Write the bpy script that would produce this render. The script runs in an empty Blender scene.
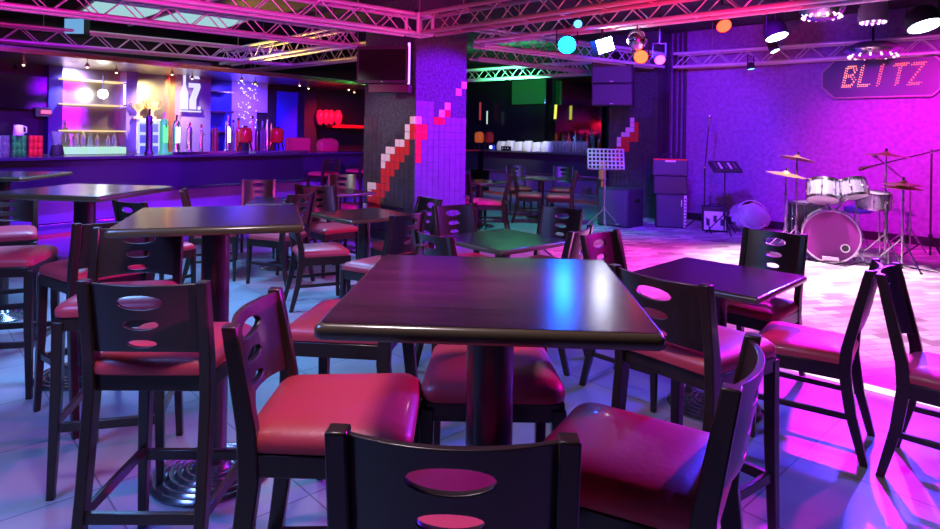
import bpy, bmesh, math, random
from mathutils import Vector, Matrix
random.seed(7)
R=math.radians; PI=math.pi
sc=bpy.context.scene
# ---------------------------------------------------------------- camera
FPX=627.0; ROLL=.015; V0=134.0; HC=1.45
cam=bpy.data.cameras.new('camera'); co=bpy.data.objects.new('camera',cam); sc.collection.objects.link(co)
cam.sensor_width=36; cam.lens=FPX/940*36; cam.shift_y=-(264.5-V0)/940; cam.clip_start=.05
co.matrix_world=Matrix.Translation((0,0,HC))@Matrix.Rotation(-ROLL,4,'Y')@Matrix.Rotation(PI/2,4,'X')
sc.camera=co
# ---------------------------------------------------------------- exposure + world
sc.view_settings.view_transform='Standard'; sc.view_settings.look='None'; sc.view_settings.gamma=1; sc.view_settings.use_curve_mapping=False
sc.view_settings.exposure=0.0
w=bpy.data.worlds.new('w'); sc.world=w; w.use_nodes=True
w.node_tree.nodes['Background'].inputs[0].default_value=(.10,.05,.25,1); w.node_tree.nodes['Background'].inputs[1].default_value=.05
# ---------------------------------------------------------------- lights of the club and added fill lamps
def spot(loc,to,col,e,size=60,blend=.5,rad=.06):
    l=bpy.data.lights.new('spot','SPOT'); l.energy=e; l.color=col; l.spot_size=R(size); l.spot_blend=blend; l.shadow_soft_size=rad
    o=bpy.data.objects.new('spot_beam',l); sc.collection.objects.link(o); o.location=loc
    o.rotation_euler=(Vector(to)-Vector(loc)).to_track_quat('-Z','Y').to_euler(); return o
def area(loc,to,col,e,sx=.5,sy=.5):
    l=bpy.data.lights.new('area','AREA'); l.energy=e; l.color=col; l.shape='RECTANGLE'; l.size=sx; l.size_y=sy
    o=bpy.data.objects.new('fill_area',l); sc.collection.objects.link(o); o.location=loc
    o.rotation_euler=(Vector(to)-Vector(loc)).to_track_quat('-Z','Y').to_euler(); return o
MAG=(1,.02,.75); VIO=(.30,.02,1); BLU=(.03,.06,1); WHT=(.75,.85,1); RED=(1,.03,.03); PNK=(1,.05,.45); CYN=(.15,.75,1); GRN=(.05,1,.25); YEL=(1,.75,.2)
# stage wash
spot((4.7,6.5,2.62),(6.3,8.4,1.1),(1,0,.80),950,80,.9)
spot((3.66,7.1,2.6),(3.8,7.0,0),(1,.62,.95),1700,66,.8)
spot((3.0,6.4,2.55),(4.2,10.4,1.5),(.18,0,1),470,84,.9)
spot((2.2,6.6,2.6),(2.9,10.6,1.0),(.14,.02,1),900,70)
spot((3.9,6.2,2.6),(4.3,7.5,.6),(.80,.6,1),380,30,.6)
spot((2.9,5.6,2.6),(3.3,5.2,0),(1,.45,.9),1100,66,.8)
spot((2.6,6.4,2.6),(2.0,6.6,0),(1,.06,.8),1200,95,.9)
spot((4.2,6.4,2.7),(3.2,4.2,0),(1,0,.7),800,84,.8)
# stage coloured washes over the tables, some from added lamps off the truss
spot((3.2,5.6,2.5),(2.5,3.0,.0),(.75,0,1),1700,44,.6)
spot((3.0,2.4,2.7),(2.3,1.9,0),(.16,.10,1),420,80,.8)
spot((1.8,6.6,2.3),(1.3,2.9,.7),(1,.01,.01),520,34,.4)
spot((4.0,6.0,2.5),(.9,2.0,.3),(.02,.03,1),900,34,.4)
spot((1.1,6.9,2.5),(-.2,5.0,.4),(.16,.02,1),500,56,.4)
spot((4.0,6.1,2.5),(-1.8,2.0,.6),(.05,.03,1),1300,48,.5)
spot((3.6,4.4,2.5),(-.5,1.7,.7),(1,0,.6),700,50,.6)
spot((4.4,5.0,1.9),(-1.6,3.0,.7),(1,0,.62),900,22,.6)
spot((3.0,6.2,2.5),(-1.2,5.4,.5),(1,.01,.25),620,36,.6)
spot((3.0,1.1,2.5),(-.53,1.63,.90),(.85,0,.9),2600,8,.6)  # added narrow lamp, brightens only the left stool's backrest
spot((3.4,2.6,2.5),(.75,1.35,.9),(.10,.02,1),420,22,.7)
# added lamps without fixture: trusses, then amplifiers and middle chairs
spot((-1.0,2.4,2.0),(-2.4,6.2,2.9),(1,0,.42),1000,70,.6)
spot((1.8,4.0,1.9),(1.5,7.0,2.9),(1,.0,.12),420,90,.6)
spot((-4.0,9.9,1.9),(-2.7,9.6,3.3),(1,.58,.04),260,70,.6)
spot((.6,12.4,2.2),(.9,13.0,2.9),(.1,1,.35),420,110,.6)
spot((1.9,6.6,2.55),(2.95,9.9,.55),(.06,.02,1),1100,26,.6)
spot((.6,2.6,2.6),(-.3,5.2,.7),(.30,.22,1),330,46,.7)
# pillar
spot((2.0,6.9,2.5),(-.3,8.3,1.35),(.24,.0,1),2600,52,.4)
spot((-3.2,5.2,2.3),(-1.1,8.4,1.2),(.9,.92,1),330,30,.8)
# cool fill lamps added over the left aisle and near tables
spot((-2.9,4.9,2.6),(-2.7,4.4,0),(.17,.45,1),700,110,.8,.4)
area((-2.1,1.3,2.6),(-2.1,1.6,0),(.15,.30,1),85,.8,.8)
area((-.5,1.3,2.6),(-.4,1.7,.7),(1,.80,.95),30,.3,.3)  # added soft lamp for pale highlights on the near seats
spot((-1.9,7.0,2.55),(-1.8,6.2,0),(.14,.48,1),330,100,.8,.3)
spot((-4.6,6.6,2.5),(-5.7,8.6,.7),(.12,.01,1),850,95,.8)
spot((-2.9,8.0,2.5),(-3.4,10.4,.7),(.14,.01,1),1000,95,.8)
spot((-5.3,7.9,2.4),(-5.9,8.5,1.1),(.9,.9,1),60,60,.8)  # added lamps from here on, for cans, shelves, back floor and cloths
spot((-6.0,9.9,2.35),(-6.6,10.6,1.3),(.35,.3,1),420,120,.8)
spot((-5.0,10.7,2.35),(-5.7,11.4,1.2),(1,.85,.5),420,100,.8)
spot((-4.0,12.0,2.35),(-4.6,12.6,1.3),(.12,.06,1),250,120,.8)
spot((-2.6,13.0,2.35),(-2.9,13.8,1.1),(1,.02,.08),420,110,.8)
spot((1.2,9.8,2.5),(1.2,10.4,0),(.02,.60,.60),260,100,.8)
spot((.9,13.4,2.45),(1.3,14.9,1.1),(.9,1,.8),130,60,.8)
spot((1.9,12.6,2.4),(2.0,14.4,1.1),(.1,.25,1),120,110,.8)

# ---------------------------------------------------------------- material helpers
def mat(name,col,rough=.5,metal=0,spec=.5,emit=None,es=0,bump=None,coat=0,trans=0,noise=None,ior=1.45,alpha=1):
    m=bpy.data.materials.new(name); m.use_nodes=True; nt=m.node_tree; b=nt.nodes['Principled BSDF']
    b.inputs['Base Color'].default_value=(*col,1); b.inputs['Roughness'].default_value=rough; b.inputs['Metallic'].default_value=metal
    b.inputs['Specular IOR Level'].default_value=spec; b.inputs['Coat Weight'].default_value=coat; b.inputs['Transmission Weight'].default_value=trans; b.inputs['IOR'].default_value=ior; b.inputs['Alpha'].default_value=alpha
    if emit: b.inputs['Emission Color'].default_value=(*emit,1); b.inputs['Emission Strength'].default_value=es
    tc=nt.nodes.new('ShaderNodeTexCoord')
    if noise:
        scale,c2,st=noise
        n=nt.nodes.new('ShaderNodeTexNoise'); n.inputs['Scale'].default_value=scale; n.inputs['Detail'].default_value=6
        mp=nt.nodes.new('ShaderNodeMapping'); mp.inputs['Scale'].default_value=st
        nt.links.new(tc.outputs['Object'],mp.inputs[0]); nt.links.new(mp.outputs[0],n.inputs['Vector'])
        r=nt.nodes.new('ShaderNodeValToRGB'); r.color_ramp.elements[0].position=.35; r.color_ramp.elements[1].position=.65
        r.color_ramp.elements[0].color=(*col,1); r.color_ramp.elements[1].color=(*c2,1)
        nt.links.new(n.outputs['Fac'],r.inputs[0]); nt.links.new(r.outputs[0],b.inputs['Base Color'])
    if bump:
        scale,s=bump
        n2=nt.nodes.new('ShaderNodeTexNoise'); n2.inputs['Scale'].default_value=scale; n2.inputs['Detail'].default_value=5
        nt.links.new(tc.outputs['Object'],n2.inputs['Vector'])
        bp=nt.nodes.new('ShaderNodeBump'); bp.inputs['Strength'].default_value=s; bp.inputs['Distance'].default_value=.02
        nt.links.new(n2.outputs['Fac'],bp.inputs['Height']); nt.links.new(bp.outputs[0],b.inputs['Normal'])
    return m
def brickmat(name,c1,c2,mortar,bw,bh,ms,rot=0,rough=.4,offset=.5,bump=.4,wear=None,spec=.5):
    m=mat(name,c1,rough,spec=spec); nt=m.node_tree; b=nt.nodes['Principled BSDF']; tc=nt.nodes['Texture Coordinate']
    mp=nt.nodes.new('ShaderNodeMapping'); mp.inputs['Rotation'].default_value=(0,0,rot); nt.links.new(tc.outputs['Object'],mp.inputs[0])
    k=nt.nodes.new('ShaderNodeTexBrick'); k.offset=offset; k.inputs['Scale'].default_value=1; k.inputs['Brick Width'].default_value=bw; k.inputs['Row Height'].default_value=bh
    k.inputs['Mortar Size'].default_value=ms; k.inputs['Color1'].default_value=(*c1,1); k.inputs['Color2'].default_value=(*c2,1); k.inputs['Mortar'].default_value=(*mortar,1)
    k.inputs['Mortar Smooth'].default_value=.2
    nt.links.new(mp.outputs[0],k.inputs['Vector'])
    n=nt.nodes.new('ShaderNodeTexNoise'); n.inputs['Scale'].default_value=3; n.inputs['Detail'].default_value=8; nt.links.new(tc.outputs['Object'],n.inputs['Vector'])
    mx=nt.nodes.new('ShaderNodeMix'); mx.data_type='RGBA'; mx.blend_type='MULTIPLY'; mx.inputs[0].default_value=.6
    r=nt.nodes.new('ShaderNodeValToRGB'); r.color_ramp.elements[0].position=.3; r.color_ramp.elements[0].color=(.6,.6,.6,1); r.color_ramp.elements[1].position=.7
    nt.links.new(n.outputs['Fac'],r.inputs[0]); nt.links.new(k.outputs['Color'],mx.inputs[6]); nt.links.new(r.outputs[0],mx.inputs[7]); nt.links.new(mx.outputs[2],b.inputs['Base Color'])
    bp=nt.nodes.new('ShaderNodeBump'); bp.inputs['Strength'].default_value=bump; bp.inputs['Distance'].default_value=.01; bp.invert=True
    nt.links.new(k.outputs['Fac'],bp.inputs['Height']); nt.links.new(bp.outputs[0],b.inputs['Normal'])
    mr=nt.nodes.new('ShaderNodeMapRange'); mr.inputs[3].default_value=rough*.8; mr.inputs[4].default_value=rough*1.3; nt.links.new(n.outputs['Fac'],mr.inputs[0]); nt.links.new(mr.outputs[0],b.inputs['Roughness'])
    return m
def glow(name,col,s): return mat(name,(.02,.02,.02),.4,emit=col,es=s)
M={}
M['wood']=mat('espresso_wood',(.016,.008,.007),.30,spec=.55,noise=(6,(.030,.014,.011),(1,1,.12)),coat=.15)
M['panelwood']=mat('espresso_plywood',(.018,.010,.010),.33,spec=.6,noise=(6,(.032,.016,.014),(1,1,.15)),coat=.25)
M['top']=mat('table_laminate',(.022,.010,.014),.19,spec=.5,noise=(7,(.045,.020,.028),(.35,9,1)))
M['rim']=mat('table_edge',(.09,.06,.03),.25,spec=.8,coat=.5)  # warm reflection put into the edge colour
M['vinyl']=mat('red_vinyl',(.50,.045,.075),.42,spec=.5,bump=(60,.06),coat=.1)
M['iron']=mat('black_iron',(.02,.018,.02),.32,spec=.7,coat=.4)
M['base']=mat('ribbed_cast_base',(.30,.28,.30),.2,metal=.9)
M['floor']=brickmat('grey_floor_tiles',(.36,.36,.40),(.31,.32,.36),(.14,.14,.17),.60,.60,.004,rot=R(-43),rough=.33,offset=0,bump=.15)
M['stage']=brickmat('worn_sheen_block_paving',(.74,.68,.68),(.24,.18,.22),(.30,.24,.28),.22,.10,.006,rot=R(-12),rough=.42,bump=.5,offset=.4)  # worn blocks; strong contrast also stands in for patchy gloss reflections
M['wall']=mat('rough_plaster',(.36,.20,.48),.8,spec=.2,noise=(16,(.26,.14,.36),(1,1,1)),bump=(34,1.0))  # speckled colour stands in for shading of the plaster relief
M['dark']=mat('dark_paint',(.018,.017,.022),.6)
M['black']=mat('black_gloss',(.008,.008,.01),.18,spec=.6)
M['ceil']=mat('black_ceiling',(.03,.028,.034),.8,noise=(1.5,(.06,.055,.06),(1,1,1)))
M['chrome']=mat('chrome',(.75,.75,.78),.18,metal=1)
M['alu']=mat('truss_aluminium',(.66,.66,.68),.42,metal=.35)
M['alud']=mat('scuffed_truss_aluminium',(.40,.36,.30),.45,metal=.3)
M['gold']=mat('gold',(.85,.55,.18),.25,metal=1)
M['brass']=mat('cymbal_brass',(.72,.50,.20),.28,metal=.9)
M['fascia']=mat('bar_fascia_lacquer',(.03,.03,.05),.2,spec=.7)
M['barfront']=mat('bar_front_panel',(.20,.21,.30),.28,spec=.6,noise=(2,(.30,.30,.40),(1,1,1)))
M['bartop']=mat('bar_top_stone',(.05,.05,.07),.15,spec=.7)
M['barred']=mat('red_bar_top',(.55,.04,.05),.25)
M['plum']=mat('violet_column_paint',(.16,.10,.30),.4)
M['mirror']=mat('smoked_mirror',(.45,.44,.48),.08,metal=1)
M['bronze']=mat('bronze_mirror',(.42,.38,.26),.30,metal=1,bump=(3,.05))
M['wtile']=mat('white_tile',(.78,.74,.68),.25); M['rtile']=mat('red_tile',(.60,.035,.03),.25)
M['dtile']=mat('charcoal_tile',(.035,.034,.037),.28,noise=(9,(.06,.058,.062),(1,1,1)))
M['littile']=mat('lit_charcoal_tile',(.12,.10,.15),.28,noise=(9,(.15,.12,.18),(1,1,1)))  # lighter copy of the charcoal tile, light on the right face put into colour
M['grout']=mat('pillar_plaster',(.035,.042,.052),.75,noise=(30,(.075,.09,.11),(1,1,1)),bump=(60,.8))
M['white']=mat('white_plastic',(.75,.75,.75),.35); M['green']=mat('green_can',(.03,.5,.06),.25,metal=.4); M['red']=mat('red_can',(.7,.03,.03),.25,metal=.3)
M['glass']=mat('clear_glass',(.9,.92,.95),.05,trans=.9,ior=1.4); M['redglass']=mat('red_acrylic',(.7,.05,.03),.12,trans=.35)
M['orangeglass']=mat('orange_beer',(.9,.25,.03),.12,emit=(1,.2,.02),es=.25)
M['cab']=mat('cabinet_vinyl',(.03,.03,.04),.5,bump=(80,.2)); M['grille']=mat('speaker_grille',(.07,.07,.09),.55,bump=(150,.5))
M['shell']=mat('silver_drum_shell',(.70,.72,.76),.2,metal=.8); M['head']=mat('drum_head',(.62,.60,.62),.45); M['darkhead']=mat('dark_drum_head',(.17,.012,.15),.4)
M['cloth']=mat('white_cloth',(.75,.75,.72),.8); M['film']=mat('plastic_film',(.8,.8,.85),.15,trans=.55,bump=(9,.8))
M['amber']=mat('amber_shell',(.9,.35,.08),.25)
M['screen']=mat('tv_screen',(.012,.012,.01),.12,spec=.5)
# ---------------------------------------------------------------- mesh helpers
class MB:
    def __init__(s): s.bm=bmesh.new(); s.mi=0
    def _f(s,vs,smooth=False):
        try: f=s.bm.faces.new(vs); f.material_index=s.mi; f.smooth=smooth; return f
        except ValueError: return None
    def box(s,c,d,rz=0,rx=0,ry=0):
        m=Matrix.Translation(c)@Matrix.Rotation(rz,4,'Z')@Matrix.Rotation(rx,4,'X')@Matrix.Rotation(ry,4,'Y')
        v=[s.bm.verts.new(m@Vector((x*d[0]/2,y*d[1]/2,z*d[2]/2))) for x in(-1,1) for y in(-1,1) for z in(-1,1)]
        for q in((0,1,3,2),(4,6,7,5),(0,4,5,1),(2,3,7,6),(0,2,6,4),(1,5,7,3)): s._f([v[i] for i in q])
        return s
    def loft(s,rings,caps=True,smooth=True,closed=True):
        vr=[[s.bm.verts.new(p) for p in r] for r in rings]; n=len(vr[0])
        for a,b in zip(vr,vr[1:]):
            for i in range(n if closed else n-1): s._f([a[i],a[(i+1)%n],b[(i+1)%n],b[i]],smooth)
        if caps: s._f(vr[0][::-1]); s._f(vr[-1])
        return s
    def bar(s,pts):  # pts: (x,y,z,w,d) axis-aligned rectangular sections
        return s.loft([[Vector((x+a*w/2,y+b*d/2,z)) for a,b in((-1,-1),(1,-1),(1,1),(-1,1))] for x,y,z,w,d in pts],smooth=False)
    def beam(s,p0,p1,w,h):
        p0=Vector(p0);p1=Vector(p1);t=(p1-p0).normalized(); u=t.cross(Vector((0,0,1)))
        if u.length<1e-3: u=Vector((1,0,0))
        u.normalize(); v=u.cross(t)
        return s.loft([[p+u*a*w/2+v*b*h/2 for a,b in((-1,-1),(1,-1),(1,1),(-1,1))] for p in(p0,p1)],smooth=False)
    def tube(s,pts,r,n=8,caps=True):
        P=[Vector(p) for p in pts]; rr=r if isinstance(r,(list,tuple)) else [r]*len(P); rings=[]; u=None
        for i,p in enumerate(P):
            t=(P[min(i+1,len(P)-1)]-P[max(i-1,0)]).normalized()
            if u is None: u=t.orthogonal().normalized()
            else: u=(u-t*u.dot(t)).normalized()
            v=t.cross(u); rings.append([p+(u*math.cos(2*PI*k/n)+v*math.sin(2*PI*k/n))*rr[i] for k in range(n)])
        return s.loft(rings,caps)
    def lathe(s,prof,n=24,m=None,caps=True):
        m=m or Matrix.Identity(4)
        return s.loft([[m@Vector((max(r,1e-4)*math.cos(2*PI*k/n),max(r,1e-4)*math.sin(2*PI*k/n),z)) for k in range(n)] for r,z in prof],caps)
    def prism(s,poly,m,t):
        a=[s.bm.verts.new(m@Vector((x,y,0))) for x,y in poly]; b=[s.bm.verts.new(m@Vector((x,y,t))) for x,y in poly]
        s._f(a[::-1]); s._f(b); n=len(a)
        for i in range(n): s._f([a[i],a[(i+1)%n],b[(i+1)%n],b[i]])
        return s
    def sphere(s,c,r,n=16,k=10,sz=1):
        return s.lathe([(r*math.sin(PI*i/k),r*sz*-math.cos(PI*i/k)) for i in range(k+1)],n,Matrix.Translation(c))
    def build(s,name,m,parent=None,bevel=0,seg=2,loc=None,rz=None):
        bmesh.ops.recalc_face_normals(s.bm,faces=s.bm.faces)
        me=bpy.data.meshes.new(name); s.bm.to_mesh(me); s.bm.free()
        for x in (m if isinstance(m,list) else [m]): me.materials.append(x)
        try: me.set_sharp_from_angle(angle=R(40))
        except Exception: pass
        o=bpy.data.objects.new(name,me); sc.collection.objects.link(o)
        if parent: o.parent=parent
        if loc is not None: o.location=loc
        if rz is not None: o.rotation_euler.z=rz
        if bevel:
            b=o.modifiers.new('bevel','BEVEL'); b.width=bevel; b.segments=seg; b.limit_method='ANGLE'; b.angle_limit=R(35)
        return o
def tag(o,label=None,cat=None,group=None,kind=None):
    if label: o['label']=label
    if cat: o['category']=cat
    if group: o['group']=group
    if kind: o['kind']=kind
    return o
def thing(name,label,cat,loc=(0,0,0),rz=0,group=None):
    o=bpy.data.objects.new(name,None); sc.collection.objects.link(o); o.location=loc; o.rotation_euler.z=rz; o.empty_display_size=.1
    return tag(o,label,cat,group)
def copy_tree(o,parent=None):
    c=o.copy(); sc.collection.objects.link(c)
    if parent: c.parent=parent
    for ch in list(o.children): copy_tree(ch,c)
    return c
def place(proto,loc,rz,label=None,group=None):
    if not proto.get('_u'): o=proto; proto['_u']=1
    else: o=copy_tree(proto)
    o.location=loc; o.rotation_euler.z=rz
    if label: o['label']=label
    if group: o['group']=group
    return o
def at(px,py,z=0):   # point of the place that stands at height z under that direction of view
    a=(px-470)/FPX;b=(py-V0)/FPX;c,s=math.cos(ROLL),math.sin(ROLL); Y=(HC-z)/(-a*s+b*c); return ((a*c+b*s)*Y,Y,z)
def aty(px,py,Y):
    a=(px-470)/FPX;b=(py-V0)/FPX;c,s=math.cos(ROLL),math.sin(ROLL); return ((a*c+b*s)*Y,Y,HC-(-a*s+b*c)*Y)
def atline(px,py,P,d):  # where that direction meets the vertical plane through P along d
    a=(px-470)/FPX;b=(py-V0)/FPX;c,s=math.cos(ROLL),math.sin(ROLL); k=a*c+b*s
    # P.x+t d.x = k (P.y + t d.y)
    t=(k*P[1]-P[0])/(d[0]-k*d[1]); X=P[0]+t*d[0];Y=P[1]+t*d[1]; return (X,Y,HC-(-a*s+b*c)*Y)
def struct(o): return tag(o,kind='structure')
# ---------------------------------------------------------------- room shell
def wall(name,p0,p1,z0,z1,t,m,side=1):
    p0=Vector((*p0,0));p1=Vector((*p1,0)); d=(p1-p0); L=d.length; d.normalize(); n=Vector((-d.y,d.x,0))*side
    c=(p0+p1)/2+n*t/2; return struct(MB().box((0,0,0),(L,t,z1-z0)).build(name,m,loc=(c.x,c.y,(z0+z1)/2),rz=math.atan2(d.y,d.x)))
struct(MB().box((0,0,0),(24,26,.1)).build('floor',M['floor'],loc=(0,8,-.05)))
H=3.3
struct(MB().box((0,0,0),(24,26,.1)).build('ceiling',M['ceil'],loc=(0,8,H+.05)))
B0=Vector((-5.74,7.77,0)); D1=Vector((.604,.797,0)).normalized(); N1=Vector((-D1.y,D1.x,0))   # line of the long bar
W0=B0+N1*2.1                                                                               # wall behind it
E2=Vector((.7071,-.7071,0)); E1=Vector((.7071,.7071,0))
def onC(C,px):
    k=(px-470)/FPX; Y=C/(1+k); return Vector((C-Y,Y,0))
q0=W0-D1*9; sB=(18.9-(W0.x+W0.y))/(D1.x+D1.y); q1=W0+D1*sB
wall('wall_left',(q0.x,q0.y),(q1.x,q1.y),0,H,.1,M['dark'],1)
q2=q1+E2*6.2
wall('wall_rear',(q1.x,q1.y),(q2.x,q2.y),0,H,.1,M['dark'],1)
s0=Vector((3.54,14.8-3.54,0)); s1=s0+E2*9.5
wall('wall_stage',(s0.x,s0.y),(s1.x,s1.y),0,H,.12,M['wall'],1)
wall('wall_side',(s0.x+.0,s0.y+.1),(q2.x,q2.y),0,H,.1,M['dark'],1)
wall('wall_right',(s1.x,s1.y),(s1.x-7.5,s1.y-7.5),0,H,.1,M['dark'],1)
wall('wall_front',(s1.x-7.5,s1.y-7.5),(q0.x,q0.y),0,H,.1,M['dark'],1)
# dark skirting along the stage wall
k0=s0-E1*.03;k1=s1-E1*.03
wall('baseboard_stage',(k0.x,k0.y),(k1.x,k1.y),0,.14,.02,M['dark'],1)
# stage paving slab: diamond in front of the stage wall
C0=6.03
a=Vector((C0/2-.72,C0/2+.72,0)); a=onC(C0,640)
c0=a+E2*6.3; c1=s0+E2*9.5-E1*.03; c2=s0-E1*.03-E2*1.6
c2=Vector((2.2,10.6,0)); c3=Vector((.95,8.0,0)); c4=a
sp=MB(); sp.prism([(p.x,p.y) for p in(c4,c0,c1,s0-E1*.03,c2,c3)],Matrix.Identity(4),.02)
struct(sp.build('floor_stage',M['stage']))
tr=MB(); p=onC(C0,700); tr.beam((p.x-.02,p.y-.02,.012),(c0.x-.02,c0.y-.02,.012),.03,.024)
tag(tr.build('stage_edge_strip',glow('edge_trim_glow',(1,.55,.95),2.2)),'thin bright trim along the edge of the paved stage floor','edge trim')  # aluminium trim, the stage light on it given as glow
# ---------------------------------------------------------------- tiled pillars
def pillar(name,label,N,dl,wl,dr,wr,z1,t,rowtop,rows0,white,redt,plaster_l,plaster_r):
    """N near corner; dl/dr unit directions of its two seen faces; tile patterns keyed (face,col,row)"""
    root=thing(name,label,'pillar',(N.x,N.y,0))
    core=MB(); e=.012
    A=Vector((0,0,0));Bp=dr*wr;Cp=dr*wr+dl*wl;Dp=dl*wl
    core.prism([(p.x,p.y) for p in(A,Bp,Cp,Dp)],Matrix.Identity(4),z1); core.build('core',M['grout'],root)
    for face,dv,ww,out,ptop in(('L',dl,wl,-dr,plaster_l),('R',dr,wr,-dl,plaster_r)):
        mb=MB(); n=int(round(ww/t)); tw=ww/n
        k=-20
        while rowtop-k*t-t>-.01:
            zc=rowtop-k*t-t/2
            if zc+t/2>z1: k+=1; continue
            for c in range(n):
                key=(face,c,k); mi=1 if key in white else 2 if key in redt else 0
                if mi==0 and zc>ptop(c): continue
                mb.mi=mi; p=dv*(c+.5)*tw+out*.004; mb.box((p.x,p.y,zc),(tw-.006,.012,t-.006),rz=math.atan2(dv.y,dv.x))
            k+=1
        mb.build('tiling',[M['littile' if (face=='R' and wl>1) else 'dtile'],M['wtile'],M['rtile']],root)
    return root
W=set();Rr=set()
def row(face,r,ws,rs):
    for c in ws: W.add((face,c,r))
    for c in rs: Rr.add((face,c,r))
for r,ws,rs in((0,[0],[]),(1,[1],[0]),(2,[1],[0]),(3,[3,2],[1]),(4,[5,4],[3,2,1]),(5,[6,5],[4,3,2]),(6,[6],[5,4,3]),(7,[],[6,5,4]),(8,[],[5,6]),(9,[9,8],[7,6,5]),(10,[9],[8,7,6]),(11,[],[9,8,7]),(12,[10],[9,8,7])): row('L',r,ws,rs)
for r,ws,rs in((-5,[8],[]),(-4,[7],[]),(-2,[5],[]),(-1,[4],[5]),(0,[0],[3,4]),(1,[],[0,1]),(2,[],[0,1]),(3,[],[0]),(4,[],[0]),(5,[],[0])): row('R',r,ws,rs)
def pl(c): return [1.66,1.66,1.55,1.5,1.38,1.33,1.3,1.5,1.62,1.68,1.7][min(c,10)]
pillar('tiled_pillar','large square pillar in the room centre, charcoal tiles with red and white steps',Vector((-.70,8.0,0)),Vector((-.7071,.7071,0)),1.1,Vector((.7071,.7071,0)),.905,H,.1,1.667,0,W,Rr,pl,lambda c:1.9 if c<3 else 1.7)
W=set();Rr=set()
for r,ws,rs in((0,[5],[]),(1,[5],[4]),(2,[6,5],[4]),(3,[7,6],[5,4]),(4,[8],[7,6,5,4]),(5,[8],[7,6]),(6,[],[8,7,6]),(7,[],[8]),(8,[],[9,8]),(9,[],[7])): row('L',r,ws,rs)
p2=Vector((3.26,10.94,0))
pillar('tiled_pillar','narrower tiled pillar with pink and white stepped tiles behind the black subwoofer',p2,-E2,.97,E1,.38,H,.088,1.79,0,W,Rr,lambda c:1.75 if c in(1,2,3,4) else 2.1,lambda c:2.2)
# ---------------------------------------------------------------- seating
def rrect(w0,w1,d,r,z,n=6):   # rounded trapezoid: w0 rear width (y=-d/2), w1 front width
    pts=[]
    for (cx,cy,a0) in((w1/2-r,d/2-r,0),(-w1/2+r,d/2-r,90),(-w0/2+r,-d/2+r,180),(w0/2-r,-d/2+r,270)):
        for i in range(n+1):
            a=R(a0+90*i/n); pts.append(Vector((cx+r*math.cos(a),cy+r*math.sin(a),z)))
    return pts
def cushion(w0,w1,d,z,h):
    m=MB(); rings=[]
    for ins,f in((.012,0),(.002,.10),(0,.35),(.004,.55),(.018,.74),(.045,.88),(.08,.955),(.115,.99),(.14,1.0)):
        r=max(.025,.045-ins*.15); rings.append(rrect(w0-2*ins,w1-2*ins,d-2*ins,min(r,(d-2*ins)/2-.001),z+h*f))
    return m.loft(rings)
def backpanel(w,z0,z1,holes,y0,lean,bulge,t=.014,arch=.03):
    """curved plywood back with oval cut-outs; holes: (zc, half width, half height)"""
    nx=20; half=w/2; xs=[-half+w*i/nx for i in range(nx+1)]
    ys=[z0]; hs=sorted(holes); rowinfo=[]
    for zc,a,b in hs:
        ys+= [zc-b-.008, zc, zc+b+.008]
    ys.append(z1); verts={}; faces=[]
    def V(x,z):
        k=(round(x,5),round(z,5)); verts.setdefault(k,len(verts)); return k
    hole_cells={}
    for zc,a,b in hs:
        j=next(i for i in range(nx//2) if xs[i+1]>-a-.004)
        hole_cells[round(zc,5)]=(j,nx-j,a,b)
    for i in range(len(ys)-1):
        za,zb=ys[i],ys[i+1]; cell=None
        for zc,a,b in hs:
            if abs(za-zc)<1e-6 or abs(zb-zc)<1e-6: cell=hole_cells[round(zc,5)]+(zc,)
        for j in range(nx):
            if cell and cell[0]<=j<cell[1]: continue
            faces.append([V(xs[j],za),V(xs[j+1],za),V(xs[j+1],zb),V(xs[j],zb)])
    for zc,a,b in hs:
        j0,j1,_,_=hole_cells[round(zc,5)]; zl,zh=zc-b-.008,zc+b+.008
        outer=[(xs[j],zl) for j in range(j0,j1+1)]+[(xs[j1],zc)]+[(xs[j],zh) for j in range(j1,j0-1,-1)]+[(xs[j0],zc)]
        inner=[]; m_=j1-j0
        for i,(x,z) in enumerate(outer):
            if i<=m_: th=R(205+130*i/m_)
            elif i==m_+1: th=0
            elif i<=2*m_+2: th=R(25+130*(i-m_-2)/m_)
            else: th=PI
            inner.append((a*math.cos(th),zc+b*math.sin(th)))
        n=len(outer)
        for i in range(n):
            faces.append([V(*outer[i]),V(*outer[(i+1)%n]),V(*inner[(i+1)%n]),V(*inner[i])])
    keys=list(verts); mb=MB()
    def pos(x,z,s):
        u=x/half; zz=z
        if z==z0: zz=z0+arch*(1-u*u)
        y=y0-lean*(z-z0)-bulge*(1-u*u); nrm=Vector((2*bulge*-x/half**2,-1,0)).normalized()
        return Vector((x,y,zz))+nrm*s*t/2
    fr=[mb.bm.verts.new(pos(x,z,-1)) for x,z in keys]; bk=[mb.bm.verts.new(pos(x,z,1)) for x,z in keys]
    idx={k:i for i,k in enumerate(keys)}; ec={}
    for f in faces:
        I=[idx[k] for k in f]
        mb._f([fr[i] for i in I],True); mb._f([bk[i] for i in I[::-1]],True)
        for p,q in zip(I,I[1:]+I[:1]): ec.setdefault((min(p,q),max(p,q)),[]).append((p,q))
    for k,l in ec.items():
        if len(l)==1: p,q=l[0]; mb._f([fr[p],bk[p],bk[q],fr[q]])
    return mb
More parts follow.
